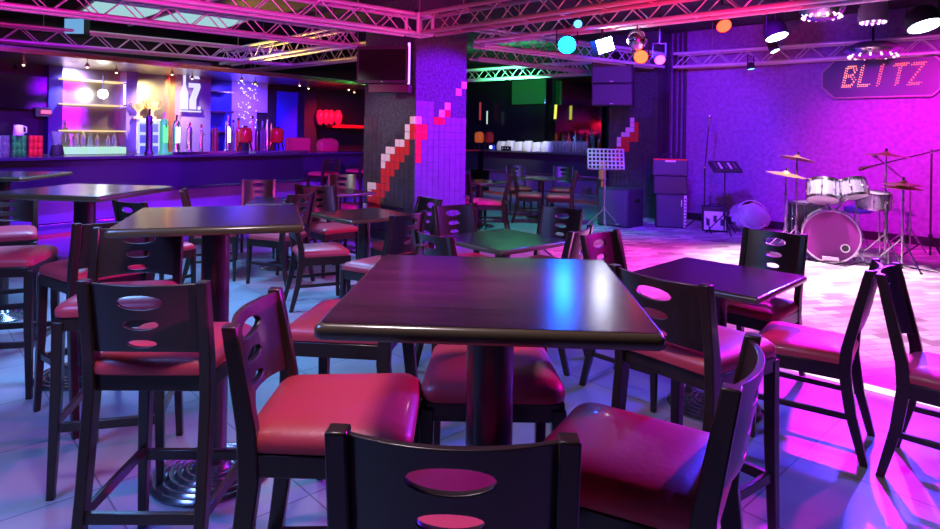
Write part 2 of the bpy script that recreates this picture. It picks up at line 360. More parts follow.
def make_stool():
    t=thing('bar_stool','','bar stool')
    w=.345; d=.36
    cushion(.375,.41,.40,.702,.070).build('seat',M['vinyl'],t)
    fr=MB(); fr.box((0,d/2-.002,.678),(.37,.022,.052)); fr.box((0,-d/2+.01,.678),(.33,.022,.052))
    for s in(-1,1): fr.beam((s*.175,-d/2+.02,.678),(s*.19,d/2,.678),.022,.052)
    fr.box((0,0,.697),(.355,.36,.012)); fr.build('seat_frame',M['wood'],t,.003)
    for s in(-1,1):
        MB().bar([(s*.196,d/2+.012,0,.028,.028),(s*.186,d/2,.40,.038,.038),(s*.183,d/2-.002,.69,.040,.040)]).build('leg',M['wood'],t,.004)
        MB().bar([(s*.182,-d/2-.085,0,.030,.032),(s*.178,-d/2-.028,.35,.034,.042),(s*.175,-d/2+.005,.64,.034,.048),(s*.175,-d/2-.002,.76,.034,.046),(s*.175,-d/2-.045,1.0,.034,.036)]).build('back_post',M['wood'],t,.004)
        MB().beam((s*.180,-d/2-.045,.29),(s*.189,d/2,.29),.018,.034).build('stretcher',M['wood'],t,.003)
    MB().box((0,-d/2-.04,.29),(.345,.018,.034)).build('stretcher',M['wood'],t,.003)
    MB().box((0,d/2+.003,.275),(.37,.022,.036)).build('footrest',M['wood'],t,.003)
    backpanel(.325,.775,.992,[(.940,.070,.022),(.872,.053,.016),(.813,.045,.012)],-d/2-.004,.17,.035,t=.016,arch=.012).build('backrest',M['panelwood'],t,.002)
    return t
def make_chair():
    t=thing('dining_chair','','chair'); d=.38
    cushion(.38,.43,.42,.425,.068).build('seat',M['vinyl'],t)
    fr=MB(); fr.box((0,d/2,.395),(.38,.022,.065)); fr.box((0,-d/2+.01,.395),(.33,.022,.065))
    for s in(-1,1): fr.beam((s*.178,-d/2+.02,.395),(s*.195,d/2,.395),.022,.065)
    fr.box((0,0,.42),(.36,.37,.014)); fr.build('seat_frame',M['wood'],t,.003)
    for s in(-1,1):
        MB().bar([(s*.20,d/2+.008,0,.026,.026),(s*.19,d/2,.43,.040,.040)]).build('leg',M['wood'],t,.004)
        MB().bar([(s*.182,-d/2-.075,0,.028,.032),(s*.178,-d/2-.02,.22,.034,.044),(s*.176,-d/2+.005,.40,.034,.050),(s*.176,-d/2-.002,.50,.034,.048),(s*.176,-d/2-.085,.87,.034,.036)]).build('back_post',M['wood'],t,.004)
        MB().beam((s*.180,-d/2-.03,.20),(s*.193,d/2,.20),.016,.026).build('stretcher',M['wood'],t,.003)
    backpanel(.325,.545,.862,[(.800,.066,.024),(.722,.050,.017),(.655,.040,.014)],-d/2-.010,.225,.035,t=.016,arch=.03).build('backrest',M['panelwood'],t,.002)
    return t
stool=make_stool(); chair=make_chair()
def seat(proto,x,y,phi,label,group): return place(proto,(x,y,0),R(phi-90),label,group)
GS='bar stools at the high tables'; GC='dining chairs at the low tables'; GB='bar stools along the long bar'
for a in [
 (-.968,2.09,91,'left foreground bar stool seen from behind, facing the high table there'),
 (-.325,1.63,1,'bar stool left of the nearest high table, pink seat fully visible'),
 (-.008,1.17,87,'nearest bar stool at the bottom centre, only its dark backrest showing'),
 (.375,1.40,150,'bar stool right of the nearest high table, curved back on its right'),
 (.075,1.925,-90,'bar stool with red seat behind the round post of the nearest high table'),
 (-.44,2.40,172,'bar stool with seat half hidden behind the left edge of the nearest table'),
 (-1.47,2.68,-76,'bar stool with violet lit backrest just beyond the left foreground high table'),
 (-1.92,3.24,142,'dark backed bar stool between the two left high tables'),
 (-2.57,3.49,15,'bar stool cropped by the left picture edge, red seat without visible back'),
 (-3.14,4.22,-58,'bar stool beyond the left edge table, dark slotted back cut by the picture'),
 (.80,2.20,38,'black backed bar stool just right of the nearest high table, seen from behind'),
]: seat(stool,*a,GS)
for a in [(-2.5,10.75,143,'bar stool with red seat and violet back standing alone at the long bar'),
          (-2.05,11.75,143,'bar stool at the long bar, last one before the tiled pillar')]: seat(stool,*a,GB)
for a in [
 (1.67,3.09,143,'low chair right of the right hand table, back toward the paved stage'),
 (2.11,2.66,-43,'low chair cropped by the right picture edge, facing away from its neighbour'),
 (1.72,3.76,222,'low chair beyond the right hand table, dark back with bright ovals'),
 (.99,3.585,-45,'low chair with violet back left behind the right hand table'),
 (.0,3.84,39,'dark backed low chair just left of and nearer than the green lit table'),
 (.02,4.90,-58,'low chair at the far left side of the green lit table'),
 (.58,4.85,232,'low chair at the far right side of the green lit table'),
 (.47,4.08,150,'low chair at the near right side of the green lit table'),
 (-1.25,5.30,25,'low chair seen side on, left of the small table before the tiled pillar'),
 (-.66,4.72,145,'low chair at the near right of the table before the tiled pillar'),
 (-.58,5.52,215,'low chair with dark brown back standing right in front of the tiled pillar'),
 (-1.42,6.50,-48,'low chair at the far left of the table before the tiled pillar'),
 (-1.82,6.04,155,'low chair with dark back between the two small tables left of the pillar'),
 (-2.45,7.25,-75,'low chair beyond the low table half hidden by the left high table'),
 (-2.50,6.15,20,'low chair with dark slotted back left of the half hidden low table'),
 (-2.62,5.30,65,'low chair whose curved back just clears the rear edge of the left high table'),
 (-1.72,8.45,-80,'low chair with blue back near the left face of the tiled pillar'),
 (-1.66,7.12,75,'low chair nearer than the blue backed one left of the tiled pillar'),
 (-.02,9.42,60,'low chair mostly hidden behind the right edge of the tiled pillar'),
 (.33,9.20,172,'low chair with violet slotted back turned right, nearest of those right of the pillar'),
 (1.0,10.45,-8,'low chair with dark back left of the far table before the second bar'),
 (1.48,10.30,174,'low chair with violet back right of the far table before the second bar'),
 (1.72,11.55,-100,'low chair with blue back behind the far table, farther right one'),
 (.92,11.75,-80,'low chair with blue back behind the far table, farther left one'),
]: seat(chair,*a,GC)
# ---------------------------------------------------------------- tables
def make_table(name,h,w,d):
    t=thing(name,'','table')
    m=MB(); rings=[]
    for ins,z in((.02,h-.033),(.004,h-.030),(0,h-.024),(0,h-.010),(.004,h-.003),(.010,h)): rings.append(rrect(w-2*ins,w-2*ins,d-2*ins,.016,z,3))
    m.loft(rings,caps=True); m.build('edge_banding',M['rim'],t)
    m=MB(); m.loft([rrect(w-.022,w-.022,d-.022,.012,z,3) for z in(h-.002,h+.0012)],smooth=False); m.build('tabletop',M['top'],t)
    MB().lathe([(.10,h-.062),(.10,h-.050),(.16,h-.048),(.16,h-.034)],24).build('mounting_plate',M['iron'],t)
    MB().lathe([(.056,.04),(.056,h-.05)],28).build('post',M['iron'],t)
    pr=[(.245,0),(.245,.008)]
    for i in range(5):
        r=.238-.032*i; z=.012+.005*i; pr+=[(r,z),(r-.008,z+.007),(r-.018,z+.007),(r-.024,z)]
    pr+=[(.075,.040),(.068,.055),(.058,.06)]
    MB().lathe(pr,48).build('base',M['base'],t)
    return t
ht=make_table('high_table',1.09,.655,.69); ht2=make_table('high_table',1.09,.69,.69); lt=make_table('low_table',.71,.70,.70)
GT='high tables'; GL='low tables'
place(ht,(.056,1.497,0),-.054,'nearest high table in the centre, dark top with a cyan and white light reflection',None)
place(ht2,(-1.067,2.65,0),.309,'high table in the left foreground with silvery reflections of the bar on its top',None)
place(ht2,(-2.26,3.69,0),R(-6),'high table at the left edge, right behind the left foreground one',None)
place(ht2,(-3.58,4.80,0),R(5),'farthest high table at the left edge, only its dark top corner before the bar',None)
place(lt,(1.344,3.39,0),.783,'low table on the right with a dark red and violet top',None)
place(lt,(.245,4.46,0),.72,'low table in the middle whose top shines green',None)
place(lt,(-.95,5.70,0),R(42),'low table before the left face of the tiled pillar',None)
place(lt,(-1.98,6.72,0),R(10),'low table half hidden behind the left high table',None)
place(lt,(-1.65,7.80,0),R(42),'low table between the two chairs left of the tiled pillar',None)
place(lt,(.16,9.85,0),R(45),'low table emerging from behind the right edge of the tiled pillar',None)
place(lt,(1.25,10.95,0),R(45),'farthest low table, between chairs before the second bar',None)
# ---------------------------------------------------------------- trusses
def truss(p0,p1,label,m='alu',z=2.62,h=.22,name='lighting_truss'):
    p0=Vector((*p0,0));p1=Vector((*p1,0)); L=(p1-p0).length; d=(p1-p0).normalized()
    t=thing(name,label,'truss',(p0.x,p0.y,z),math.atan2(d.y,d.x),'overhead lighting trusses')
    for y in(-h/2,h/2):
        for zz in(0,h): MB().tube([(0,y,zz),(L,y,zz)],.025,10).build('chord',M[m],t)
    n=max(2,int(round(L/.46))); s=L/n
    for y in(-h/2,h/2):
        b=MB()
        for i in range(n): b.tube([(i*s+.02,y,.01),((i+.5)*s,y,h-.01)],.0075,6); b.tube([((i+.5)*s,y,h-.01),((i+1)*s-.02,y,.01)],.0075,6)
        b.build('lattice',M[m],t)
    ct=MB().tube([(0,-h/2,0),(0,h/2,0)],.0075,6).build('cross_tube',M[m],t)
    for i in range(0,n+1):
        for zz in(0,h):
            c=ct if (i==0 and zz==0) else ct.copy()
            if c is not ct: sc.collection.objects.link(c); c.parent=t
            c.location=(min(max(i*s,.03),L-.03),0,zz)
    for x in (L*.12,L*.88):
        MB().tube([(x,0,h),(x,0,H-z)],.006,6).build('drop_rod',M['alud'],t)
        b=MB(); b.box((x,0,h+.01),(.04,h+.04,.02)); b.build('hanger_bracket',M['alud'],t)
    return t
truss((-5.1,3.83),(-.74,7.38),'nearest left truss, bright magenta, running to the corner in front of the tiled pillar')
truss((-5.6,5.14),(-1.55,8.62),'second left truss, magenta, passing behind the nearest left one')
truss((-6.4,8.50),(-3.2,11.1),'third left truss, violet, just before the long bar')
truss((-4.35,11.15),(-1.60,8.32),'yellowish truss slanting down from the pillar towards the long bar, upper of the two')
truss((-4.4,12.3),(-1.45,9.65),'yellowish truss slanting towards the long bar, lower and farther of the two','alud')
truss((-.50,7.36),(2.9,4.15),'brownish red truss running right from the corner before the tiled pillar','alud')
truss((.12,8.0),(3.9,4.55),'truss over the stage front that carries the mirror ball and the red lamp')
truss((.10,8.32),(3.15,10.55),'magenta truss running away right from the tiled pillar to the stage corner')
truss((.05,9.72),(2.1,11.5),'thin magenta truss below and behind the other one right of the tiled pillar')
truss((-.5,14.1),(2.25,11.80),'green lit truss above the second bar')
truss((3.45,10.55),(7.3,7.5),'pink truss along the top of the stage wall above the sign')
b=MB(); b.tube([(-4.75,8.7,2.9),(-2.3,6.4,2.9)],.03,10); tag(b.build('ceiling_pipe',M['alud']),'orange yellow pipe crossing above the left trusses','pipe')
t=thing('ceiling_panel','large pale ceiling panel lit bluish white above the left trusses','ceiling panel',(-4.95,10.0,3.2),R(41))
MB().box((0,0,.05),(2.2,1.6,.06)).build('housing',M['white'],t); MB().box((0,0,.015),(2.1,1.5,.012)).build('panel_face',glow('lit_panel_glow',(.42,.75,.80),.85),t)  # teal light on the white ceiling recess put in as glow
t=thing('ceiling_screen','small bright blue lit box high under the ceiling at the left','screen',aty(77,27,9.0)); MB().box((0,0,0),(.30,.12,.24)).build('housing',M['dark'],t); MB().box((0,-.065,0),(.27,.01,.21)).build('screen',glow('blue_box',(.2,.5,.9),.8),t)
# corner junction of trusses
t=thing('truss_corner','square truss corner block hanging in front of the tiled pillar','truss',(-.62,7.45,2.62),R(45))
for x in(-.11,.11):
    for y in(-.11,.11): MB().tube([(x,y,0),(x,y,.22)],.022,10).build('upright',M['alu'],t)
for z in(0,.22):
    b=MB()
    for p,q in(((-.11,-.11),(.11,-.11)),((.11,-.11),(.11,.11)),((.11,.11),(-.11,.11)),((-.11,.11),(-.11,-.11))): b.tube([(*p,z),(*q,z)],.022,8)
    b.build('corner_frame',M['alu'],t)
MB().tube([(0,0,.22),(0,0,H-2.62)],.006,6).build('drop_rod',M['alud'],t)
# ---------------------------------------------------------------- lamps under the trusses
def par(px,py,Y,col,es,label,to,r=.085,L=.2,name='stage_lamp',zt=2.60):
    loc=Vector(aty(px,py,Y)); t=thing(name,label,'stage lamp',loc)
    d=(Vector(to)-loc).normalized(); q=d.to_track_quat('-Z','Y').to_matrix().to_4x4()
    MB().lathe([(r*.45,L),(r*.8,L*.85),(r,L*.5),(r,-.005),(r*.96,-.005),(r*.9,.015)],20,q).build('housing',M['dark'],t)
    MB().lathe([(r*.93,.0),(r*.93,.012),(.001,.02)],20,q).build('lens',glow('lens_'+label[:12].replace(' ','_'),col,es),t)
    b=MB(); up=Vector((0,0,max(.05,zt-loc.z))); sx=q.to_3x3()@Vector((1,0,0)); sx.z=0; sx.normalize(); mid=q.to_3x3()@Vector((0,0,L*.4))
    b.tube([mid+sx*r*1.15,mid+sx*r*1.15+Vector((0,0,.1+r)),mid-sx*r*1.15+Vector((0,0,.1+r)),mid-sx*r*1.15],.008,6)
    b.tube([mid+Vector((0,0,.1+r)),mid+up+Vector((0,0,.02))],.012,6); b.build('yoke',M['dark'],t); return t
par(641,57,6.55,(1,.04,.01),10,'glowing red stage lamp hanging below the mirror ball',(1.2,2.6,.8),.075)
par(724,26,6.2,(1,.03,.008),9,'red stage lamp above the stage, right of the mirror ball',(2.4,3.2,.2),.075,zt=3.3)
par(777,37,7.3,(.55,.75,1),14,'dazzling bluish white lamp above the stage left of the sign',(4,6.4,0),.13)
par(925,26,6.3,(.55,.8,1),12,'bluish white lamp at the top right corner of the picture',(4.7,5.4,.3),.16)
par(567,45,6.9,(.0,.10,1),210,'blue stage lamp right of the pillar under the first truss',(.3,1.8,.8),.10)
par(578,24,6.4,(.05,.3,1),4,'small cyan lamp inside the truss right of the pillar',(.6,2.2,.8),.045,zt=3.3)
par(751,69,9.3,(.12,.35,1),5,'small blue lamp below the pink truss left of the sign',(4.3,9,.6),.055,.10)
par(775,51,8.0,(.7,.9,1),8,'slim white spotlight hanging below the dazzling white lamp',(4.6,7.0,0),.06,.16)
par(660,60,6.9,(.9,.05,.2),6,'dim pinkish red lamp just right of the glowing red one',(1.9,3.5,.2),.06,.13,zt=3.3)
t=thing('matrix_lamp','square white lamp of many small cells beside the blue stage lamp','stage lamp',aty(602,46,6.8),R(20))
MB().box((0,0,0),(.21,.12,.16),ry=R(-18)).build('housing',M['dark'],t)
for i in range(5):
    for j in range(3):
        c=Matrix.Rotation(R(-18),4,'Y')@Vector((-.08+.04*i,-.064,-.05+.05*j)); MB().box(c,(.034,.012,.042),ry=R(-18)).build('cell',M.setdefault('cell',glow('matrix_cell',(.75,.80,1),42)),t)
MB().tube([(0,0,.07),(0,0,H-t.location.z)],.012,6).build('yoke',M['dark'],t)
mb_=aty(637,40,6.5)
t=thing('mirror_ball','mirror ball hanging among the lamps above the stage front','mirror ball',mb_)
b=MB(); b.lathe([(.105*math.sin(PI*i/12),-.105*math.cos(PI*i/12)) for i in range(13)],20)
for f in b.bm.faces: f.smooth=False
b.build('ball',M['chrome'],t); MB().tube([(0,0,.1),(0,0,.36)],.006,6).build('cable',M['dark'],t)
def dish(loc,r,label,mm):
    t=thing('dish_effect_lamp',label,'effect lamp',loc)
    MB().lathe([(r*.55,.10),(r*.92,.05),(r,.0)],24).build('housing',M['plumm'],t)
    b=MB(); b.lathe([(r,.0),(r*.9,-.055),(r*.62,-.10),(r*.3,-.12),(.001,-.125)],24,caps=False)
    for f in b.bm.faces: f.smooth=False
    b.build('faceted_bowl',mm,t)
    for k in range(14):
        a=2*PI*k/14; MB().sphere((r*.82*math.cos(a),r*.82*math.sin(a),-.088),.014,8,6).build('bulb',M.setdefault('bulb',glow('effect_bulb',(1,.5,.95),5)),t)
    MB().tube([(0,0,.10),(0,0,.30)],.015,6).build('hanger',M['dark'],t)
M['plumm']=mat('lamp_plastic',(.25,.2,.28),.35)
dish(aty(873,50,8.3),.34,'wide faceted dish lamp hanging just above the sign',M['chrome'])
dish(aty(822,9,6.6),.22,'smaller dish lamp near the top edge above the sign',M['chrome'])
t=thing('led_can','stage can with a ring of small purple lights, left of the top right lamp','stage lamp',aty(873,22,6.4))
MB().lathe([(.13,.0),(.14,.05),(.12,.26),(.06,.30)],24).build('housing',M['plumm'],t)
for k in range(12):
    a=2*PI*k/12; MB().sphere((.105*math.cos(a),.105*math.sin(a),-.005),.014,8,6).build('light_cell',M.setdefault('cell2',glow('can_cell',(.8,.35,1),6)),t)
b=MB(); b.tube([(-.15,0,.14),(-.15,0,.36),(.15,0,.36),(.15,0,.14)],.01,6); b.tube([(0,0,.36),(0,0,H-t.location.z)],.008,6); b.build('yoke',M['dark'],t)
# ---------------------------------------------------------------- television and violet tube at the pillar
t=thing('television','wall television hung high on the left face of the tiled pillar','television',aty(383,65,7.78),R(-10))
MB().box((0,0,0),(.66,.07,.46)).build('case',M['dark'],t,.006); MB().box((0,-.037,.0),(.60,.006,.38)).build('screen',M['screen'],t)
MB().box((.02,.10,0),(.1,.16,.08)).build('bracket',M['dark'],t); MB().box((0,-.04,-.21),(.03,.004,.012)).build('badge',M['chrome'],t)
MB().box((.08,.05,-.29),(.52,.14,.10)).build('shelf_box',mat('brown_box',(.05,.025,.02),.6),t,.004)
a=aty(409,60,7.72); t=thing('neon_tube','vertical violet light tube beside the television on the pillar','light tube',(a[0],a[1],1.45+(132-84)*7.72/627))
MB().tube([(0,0,0),(0,0,.52)],.014,10).build('tube',glow('violet_tube',(.45,.15,1),5),t)
for z in(-.02,.52): MB().lathe([(.02,0),(.02,.03)],12,Matrix.Translation((0,0,z))).build('end_cap',M['dark'],t)
# ---------------------------------------------------------------- speakers and amplifiers
def cabinet(name,label,cat,loc,rz,w,d,h,grille=True,cone=0,group=None):
    t=thing(name,label,cat,loc,rz,group); MB().box((0,0,h/2),(w,d,h)).build('cabinet',M['cab'],t,.012,3)
    if grille: MB().box((0,-d/2-.004,h/2),(w-.05,.012,h-.05)).build('grille',M['grille'],t,.004)
    if cone:
        q=Matrix.Translation((0,-d/2-.008,h*.5))@Matrix.Rotation(PI/2,4,'X'); MB().lathe([(cone,0),(cone*.97,.006),(cone*.9,.0),(cone*.3,-.004),(.001,.006)],28,q).build('speaker_cone',M['grille'],t)
    return t
n=at(628,230); cs=Vector((n[0],n[1],0))
ctr=cs+(-E2)*.28+E1*.23; t=cabinet('subwoofer','black subwoofer standing on the stage floor before the narrow tiled pillar','speaker',(ctr.x,ctr.y,.02),R(-45),.56,.46,.60)
MB().box((.1,-.24,.05),(.07,.01,.02)).build('badge',M['chrome'],t); MB().box((.288,0,.42),(.02,.16,.05)).build('handle',M['chrome'],t)
t=cabinet('speaker_cabinet','bass speaker cabinet at the bottom of the amplifier stack','speaker',(3.22,10.02,.02),R(-14),.46,.40,.53,True,.17)
MB().box((.205,-.214,.27),(.035,.012,.50)).build('label_strip',M['white'],t)
for k in range(9): MB().box((.205,-.221,.06+.05*k),(.022,.006,.022)).build('mark',M['dark'],t)
MB().box((.15,-.222,.40),(.014,.006,.10)).build('badge',M['white'],t)
t=cabinet('speaker_cabinet','plain blue lit box in the middle of the amplifier stack','speaker',(3.20,10.02,.552),R(-14),.50,.36,.28,False)
t=cabinet('guitar_amplifier','guitar amplifier with a white badge on top of the amplifier stack','amplifier',(3.20,10.02,.834),R(-14),.54,.30,.28,True)
MB().box((.0,-.165,.235),(.16,.008,.025)).build('badge',M['white'],t); MB().box((0,-.162,.262),(.50,.012,.02)).build('control_strip',M['rtile'],t)
for k in(-.18,-.05,.1): MB().tube([(k,0,.28),(k,0,.32),(k+.02,.04,.38)],.006,6).build('cable',M['dark'],t)
b=MB().tube([(-.12,0,.28),(-.1,0,.34),(.1,0,.34),(.12,0,.28)],.012,8); b.build('handle',M['dark'],t)
for z,lb in((1,'upper'),(0,'lower')):
    c=aty(613,106-22*z,10.45); t=cabinet('wall_speaker','violet lit loudspeaker hung before the narrow tiled pillar, %s of two'%lb,'speaker',(c[0],c[1],c[2]),R(-20),.66,.36,.36,True)
    MB().box((0,-.19,.03),(.05,.006,.012)).build('badge',M['white'],t)
    MB().box((0,.28,.2),(.08,.2,.08)).build('bracket',M['dark'],t)
c=at(719,234); t=cabinet('practice_amplifier','small white fronted amplifier on the stage floor left of the wrapped drum','amplifier',(c[0],c[1]+.18,.02),R(-18),.36,.24,.38,False)
MB().box((0,-.124,.17),(.31,.01,.28)).build('front_panel',M['cloth'],t)
for k in range(3): MB().box((-.1+.1*k,-.131,.15+(k%2)*.05),(.05,.006,.10)).build('marking',M['grille'],t)
MB().tube([(-.09,0,.38),(-.07,0,.41),(.07,0,.41),(.09,0,.38)],.01,6).build('handle',M['dark'],t)
# ---------------------------------------------------------------- stands
def tripod(t,h0,h1,spread=.28,m='dark',r=.011):
    MB().tube([(0,0,.06),(0,0,h1)],r,8).build('pole',M[m],t)
    for k in range(3):
        a=R(30+120*k); MB().tube([(0,0,h0),(spread*math.cos(a),spread*math.sin(a),.008)],r*.8,6).build('leg',M[m],t)
    MB().lathe([(r*2,h0-.02),(r*2,h0+.03)],10).build('collar',M[m],t)
c=at(604,229); t=thing('music_stand','music stand with a perforated metal desk before the narrow pillar','music stand',(c[0],c[1],.02),R(-8)); tripod(t,.30,.95,.3,'alud')
b=MB(); q=Matrix.Translation((.01,-.02,1.07))@Matrix.Rotation(R(62),4,'X'); cols,rows=9,5
for j in range(rows+1):
    y=-.17+.34*j/rows; b.loft([[q@Vector((x,y+s,z)) for s,z in((-.012,-.002),(.012,-.002),(.012,.002),(-.012,.002))] for x in(-.27,.27)],smooth=False)
for i in range(cols+1):
    x=-.27+.54*i/cols; b.loft([[q@Vector((x+s,y,z)) for s,z in((-.012,-.0021),(.012,-.0021),(.012,.0021),(-.012,.0021))] for y in(-.18,.18)],smooth=False)
b.build('desk',M['alud'],t); b=MB(); b.loft([[q@Vector((x,-.18+s,z)) for s,z in((0,0),(.003,0),(.003,.05),(0,.05))] for x in(-.28,.28)],smooth=False); b.build('lip',M['alu'],t)
a=at(607,222); 
t=thing('floor_lamp_tube','stubby pink glowing cylinder standing behind the music stand','lamp',(a[0]+.1,a[1]+.9,.02)); MB().lathe([(.10,0),(.10,.03),(.025,.04),(.025,.62),(.07,.64),(.07,.95),(.05,.96)],16).build('body',M['amber'],t)
def micstand(x,y,label,h,boom,hd=0,m='dark'):
    t=thing('microphone_stand',label,'microphone stand',(x,y,.02)); tripod(t,.28,h,.3,m)
    e=Vector((boom[0],boom[1],h+boom[2])); MB().tube([(-boom[0]*.25,-boom[1]*.25,h-boom[2]*.25),e],.009,6).build('boom',M[m],t)
    dn=Vector((boom[0],boom[1],boom[2])).normalized(); MB().tube([e,e+dn*.10,e+dn*.13,e+dn*.18],[.011,.015,.026,.020],10).build('microphone',M['chrome'],t)
    MB().sphere((0,0,h),.025,10,6).build('clutch',M['chrome'],t); return t
c=at(704,232); micstand(c[0],c[1],'microphone stand with a long upward boom beside the amplifier stack',.98,(.05,.0,.62),m='dark')
c=at(724,236); t=thing('mixer_stand','stand with a small sloping mixer desk before the small amplifier','stand',(c[0],c[1],.02)); tripod(t,.30,.95,.26,'dark')
MB().box((0,0,1.0),(.42,.28,.04),rx=R(28)).build('mixer',M['cab'],t,.006)
for i in range(5): MB().box((-.15+.07*i,-.02,1.02+.0),(.03,.16,.012),rx=R(28)).build('fader_strip',M['white' if i%2 else 'chrome'],t)
# ---------------------------------------------------------------- drum kit
GD='drum kit on the stage'
def drumlathe(t,r,h,q,headm,shellm='shell',n=36):
    MB().lathe([(r,0),(r,h)],n,q).build('shell',M[shellm],t)
    for z,nm in((-.004,'batter_head'),(h-.004,'resonant_head')): MB().lathe([(r*.99,z),(r*.99,z+.008)],n,q).build(nm,M[headm],t)
    for z in(-.008,h-.022): MB().lathe([(r*.985,z),(r*1.035,z),(r*1.035,z+.03),(r*.985,z+.03)],n,q,caps=False).build('hoop',M['chrome'],t)
    for k in range(8):
        a=2*PI*k/8+.2; p=q@Vector((r*1.03*math.cos(a),r*1.03*math.sin(a),.0)); p2=q@Vector((r*1.03*math.cos(a),r*1.03*math.sin(a),h)); MB().tube([p,p2],.006,6).build('tension_rod',M['chrome'],t)
        pm=(p+p2)/2; MB().sphere(pm,.016,8,6).build('lug',M['chrome'],t)
bd=Vector((4.28,7.42,0)); fdir=R(-118)     # direction the front head faces
fv=Vector((math.cos(fdir),math.sin(fdir),0))
t=thing('bass_drum','large bass drum with dark purple front head in the drum kit centre','drum',(bd.x,bd.y,.02),0,GD)
q=Matrix.Translation((0,0,.305))@(fv.to_track_quat('Z','Y').to_matrix().to_4x4())@Matrix.Translation((0,0,-.20))
MB().lathe([(.29,0),(.29,.38)],44,q).build('shell',M['shell'],t)
MB().lathe([(.287,.382),(.287,.39)],44,q).build('front_head',M['darkhead'],t); MB().lathe([(.287,-.005),(.287,.0)],44,q).build('rear_head',M['head'],t)
for z in(-.02,.365): MB().lathe([(.287,z),(.306,z),(.306,z+.04),(.287,z+.04)],44,q,caps=False).build('hoop',M['chrome'],t)
for k in range(10):
    a=2*PI*k/10; p=q@Vector((.305*math.cos(a),.305*math.sin(a),0)); p_=q@Vector((.305*math.cos(a),.305*math.sin(a),.38)); MB().tube([p,p_],.007,6).build('tension_rod',M['chrome'],t)
c=q@Vector((0,0,.39)); side=Vector((-fv.y,fv.x,0))
pc=c+side*.145+Vector((0,0,-.12))+fv*.004; qq=Matrix.Translation(pc)@fv.to_track_quat('Z','Y').to_matrix().to_4x4()
MB().lathe([(.036,0),(.050,.0),(.050,.006),(.036,.006)],24,qq,caps=False).build('port_ring',M['white'],t); MB().lathe([(.036,0),(.036,.003)],24,qq).build('port_hole',M['black'],t)
MB().box(c+Vector((0,0,-.245))+fv*.03,(.17,.05,.05),rz=fdir+PI/2).build('hoop_clamp',M['chrome'],t,.008)
for s in(-1,1): MB().tube([c+side*s*.25-fv*.15+Vector((0,0,-.12)),c+side*s*.36+fv*.02+Vector((0,0,-.287))],.010,6).build('spur',M['chrome'],t)
def tom(name,pos,r,h,tilt,td,label,shellm='shell',post=None,legs=0):
    t=thing(name,label,'drum',(pos[0],pos[1],.02 if legs else pos[2]),0,GD); z0=pos[2]-.02 if legs else 0
    q=Matrix.Translation((0,0,z0))@Matrix.Rotation(R(tilt),4,Vector((math.cos(R(td)),math.sin(R(td)),0)))
    drumlathe(t,r,h,q,'head',shellm)
    if legs:
        for k in range(3): a=R(40+120*k); MB().tube([(r*1.06*math.cos(a),r*1.06*math.sin(a),z0+h*.6),(r*1.2*math.cos(a),r*1.2*math.sin(a),.0)],.009,6).build('leg',M['chrome'],t)
    if post: MB().tube([(0,0,h*.3),tuple(Vector(post)-Vector(pos))],.014,8).build('mount',M['chrome'],t)
top=(bd.x,bd.y,.62)
tom('tom_drum',aty(823,200,7.3),.17,.22,24,150,'silver tom above the left side of the bass drum',post=top)
tom('tom_drum',aty(854,197,7.25),.155,.20,20,190,'silver tom above the right side of the bass drum',post=(bd.x+.05,bd.y-.02,.62))
tom('floor_tom',aty(874,208,7.35),.17,.18,4,0,'shallow drum with an amber glint on legs at the right of the kit','shell',legs=1)
tom('floor_tom',aty(806,235,8.0),.20,.42,0,0,'dark deep floor drum standing behind the left of the bass drum','cab',legs=1)
def cymbal(px,py,Y,r,label,tilt,td,m='chrome',two=False):
    c=Vector(aty(px,py,Y)); t=thing('cymbal_stand',label,'cymbal stand',(c.x,c.y,.02),0,'cymbal stands of the drum kit'); h=c.z-.02
    tripod(t,.34,h-.05,.30,m,.011)
    for k in range(3): a=R(30+120*k); MB().sphere((.3*math.cos(a),.3*math.sin(a),.012),.016,8,6).build('foot',M['dark'],t)
    q=Matrix.Translation((0,0,h))@Matrix.Rotation(R(tilt),4,Vector((math.cos(R(td)),math.sin(R(td)),0)))
    pr=[(r,0),(r*.6,.018),(r*.22,.028),(r*.17,.04),(r*.08,.052),(.006,.054)]; pr2=[(a_,b_-.003) for a_,b_ in pr][::-1]
    MB().lathe([(.006,.051)]+[(a_,b_-.003) for a_,b_ in pr[::-1]][1:]+pr,36,q).build('cymbal',M['brass'],t)
    if two: MB().lathe([(.006,.03)]+[(r*.2,.02),(r,.0-.012),(r,-.009),(r*.2,.023),(.006,.033)],36,q@Matrix.Translation((0,0,-.03))).build('lower_cymbal',M['brass'],t)
    MB().lathe([(.014,.05),(.014,.085),(.008,.09)],10,q).build('wing_nut',M['chrome'],t)
    for z in(.45,.75): 
        if z<h-.1: MB().lathe([(.018,z),(.018,z+.04)],10).build('collar',M['chrome'],t)
    MB().tube([(0,0,h-.06),(0,0,h+.02)],.008,6).build('tilter',M['chrome'],t)
cymbal(797,159,7.7,.20,'crash cymbal on the upper left of the drum kit',12,100)
cymbal(786,175,7.5,.22,'cymbal at the far left of the drum kit, tilted down to the right',9,60)
cymbal(886,156,7.3,.24,'large cymbal on the upper right of the drum kit',4,80)
cymbal(903,185,7.0,.20,'hi-hat pair of cymbals at the right of the drum kit',2,80,two=True)
c=at(930,262); micstand(c[0],c[1],'boom microphone stand at the right picture edge reaching over the drums',1.30,(-.62,.1,-.18),m='dark')
c=at(915,252); micstand(c[0]+.0,c[1]+.1,'shorter microphone stand just behind the one at the right picture edge',.85,(-.36,.0,.28),m='chrome')
t=thing('drum_throne','blue padded drum throne behind the right of the kit','stool',(5.25,8.45,.02)); tripod(t,.28,.45,.24,'chrome'); MB().lathe([(.15,.45),(.17,.47),(.17,.52),(.14,.54)],24).build('seat',mat('blue_pad',(.05,.10,.35),.5),t)
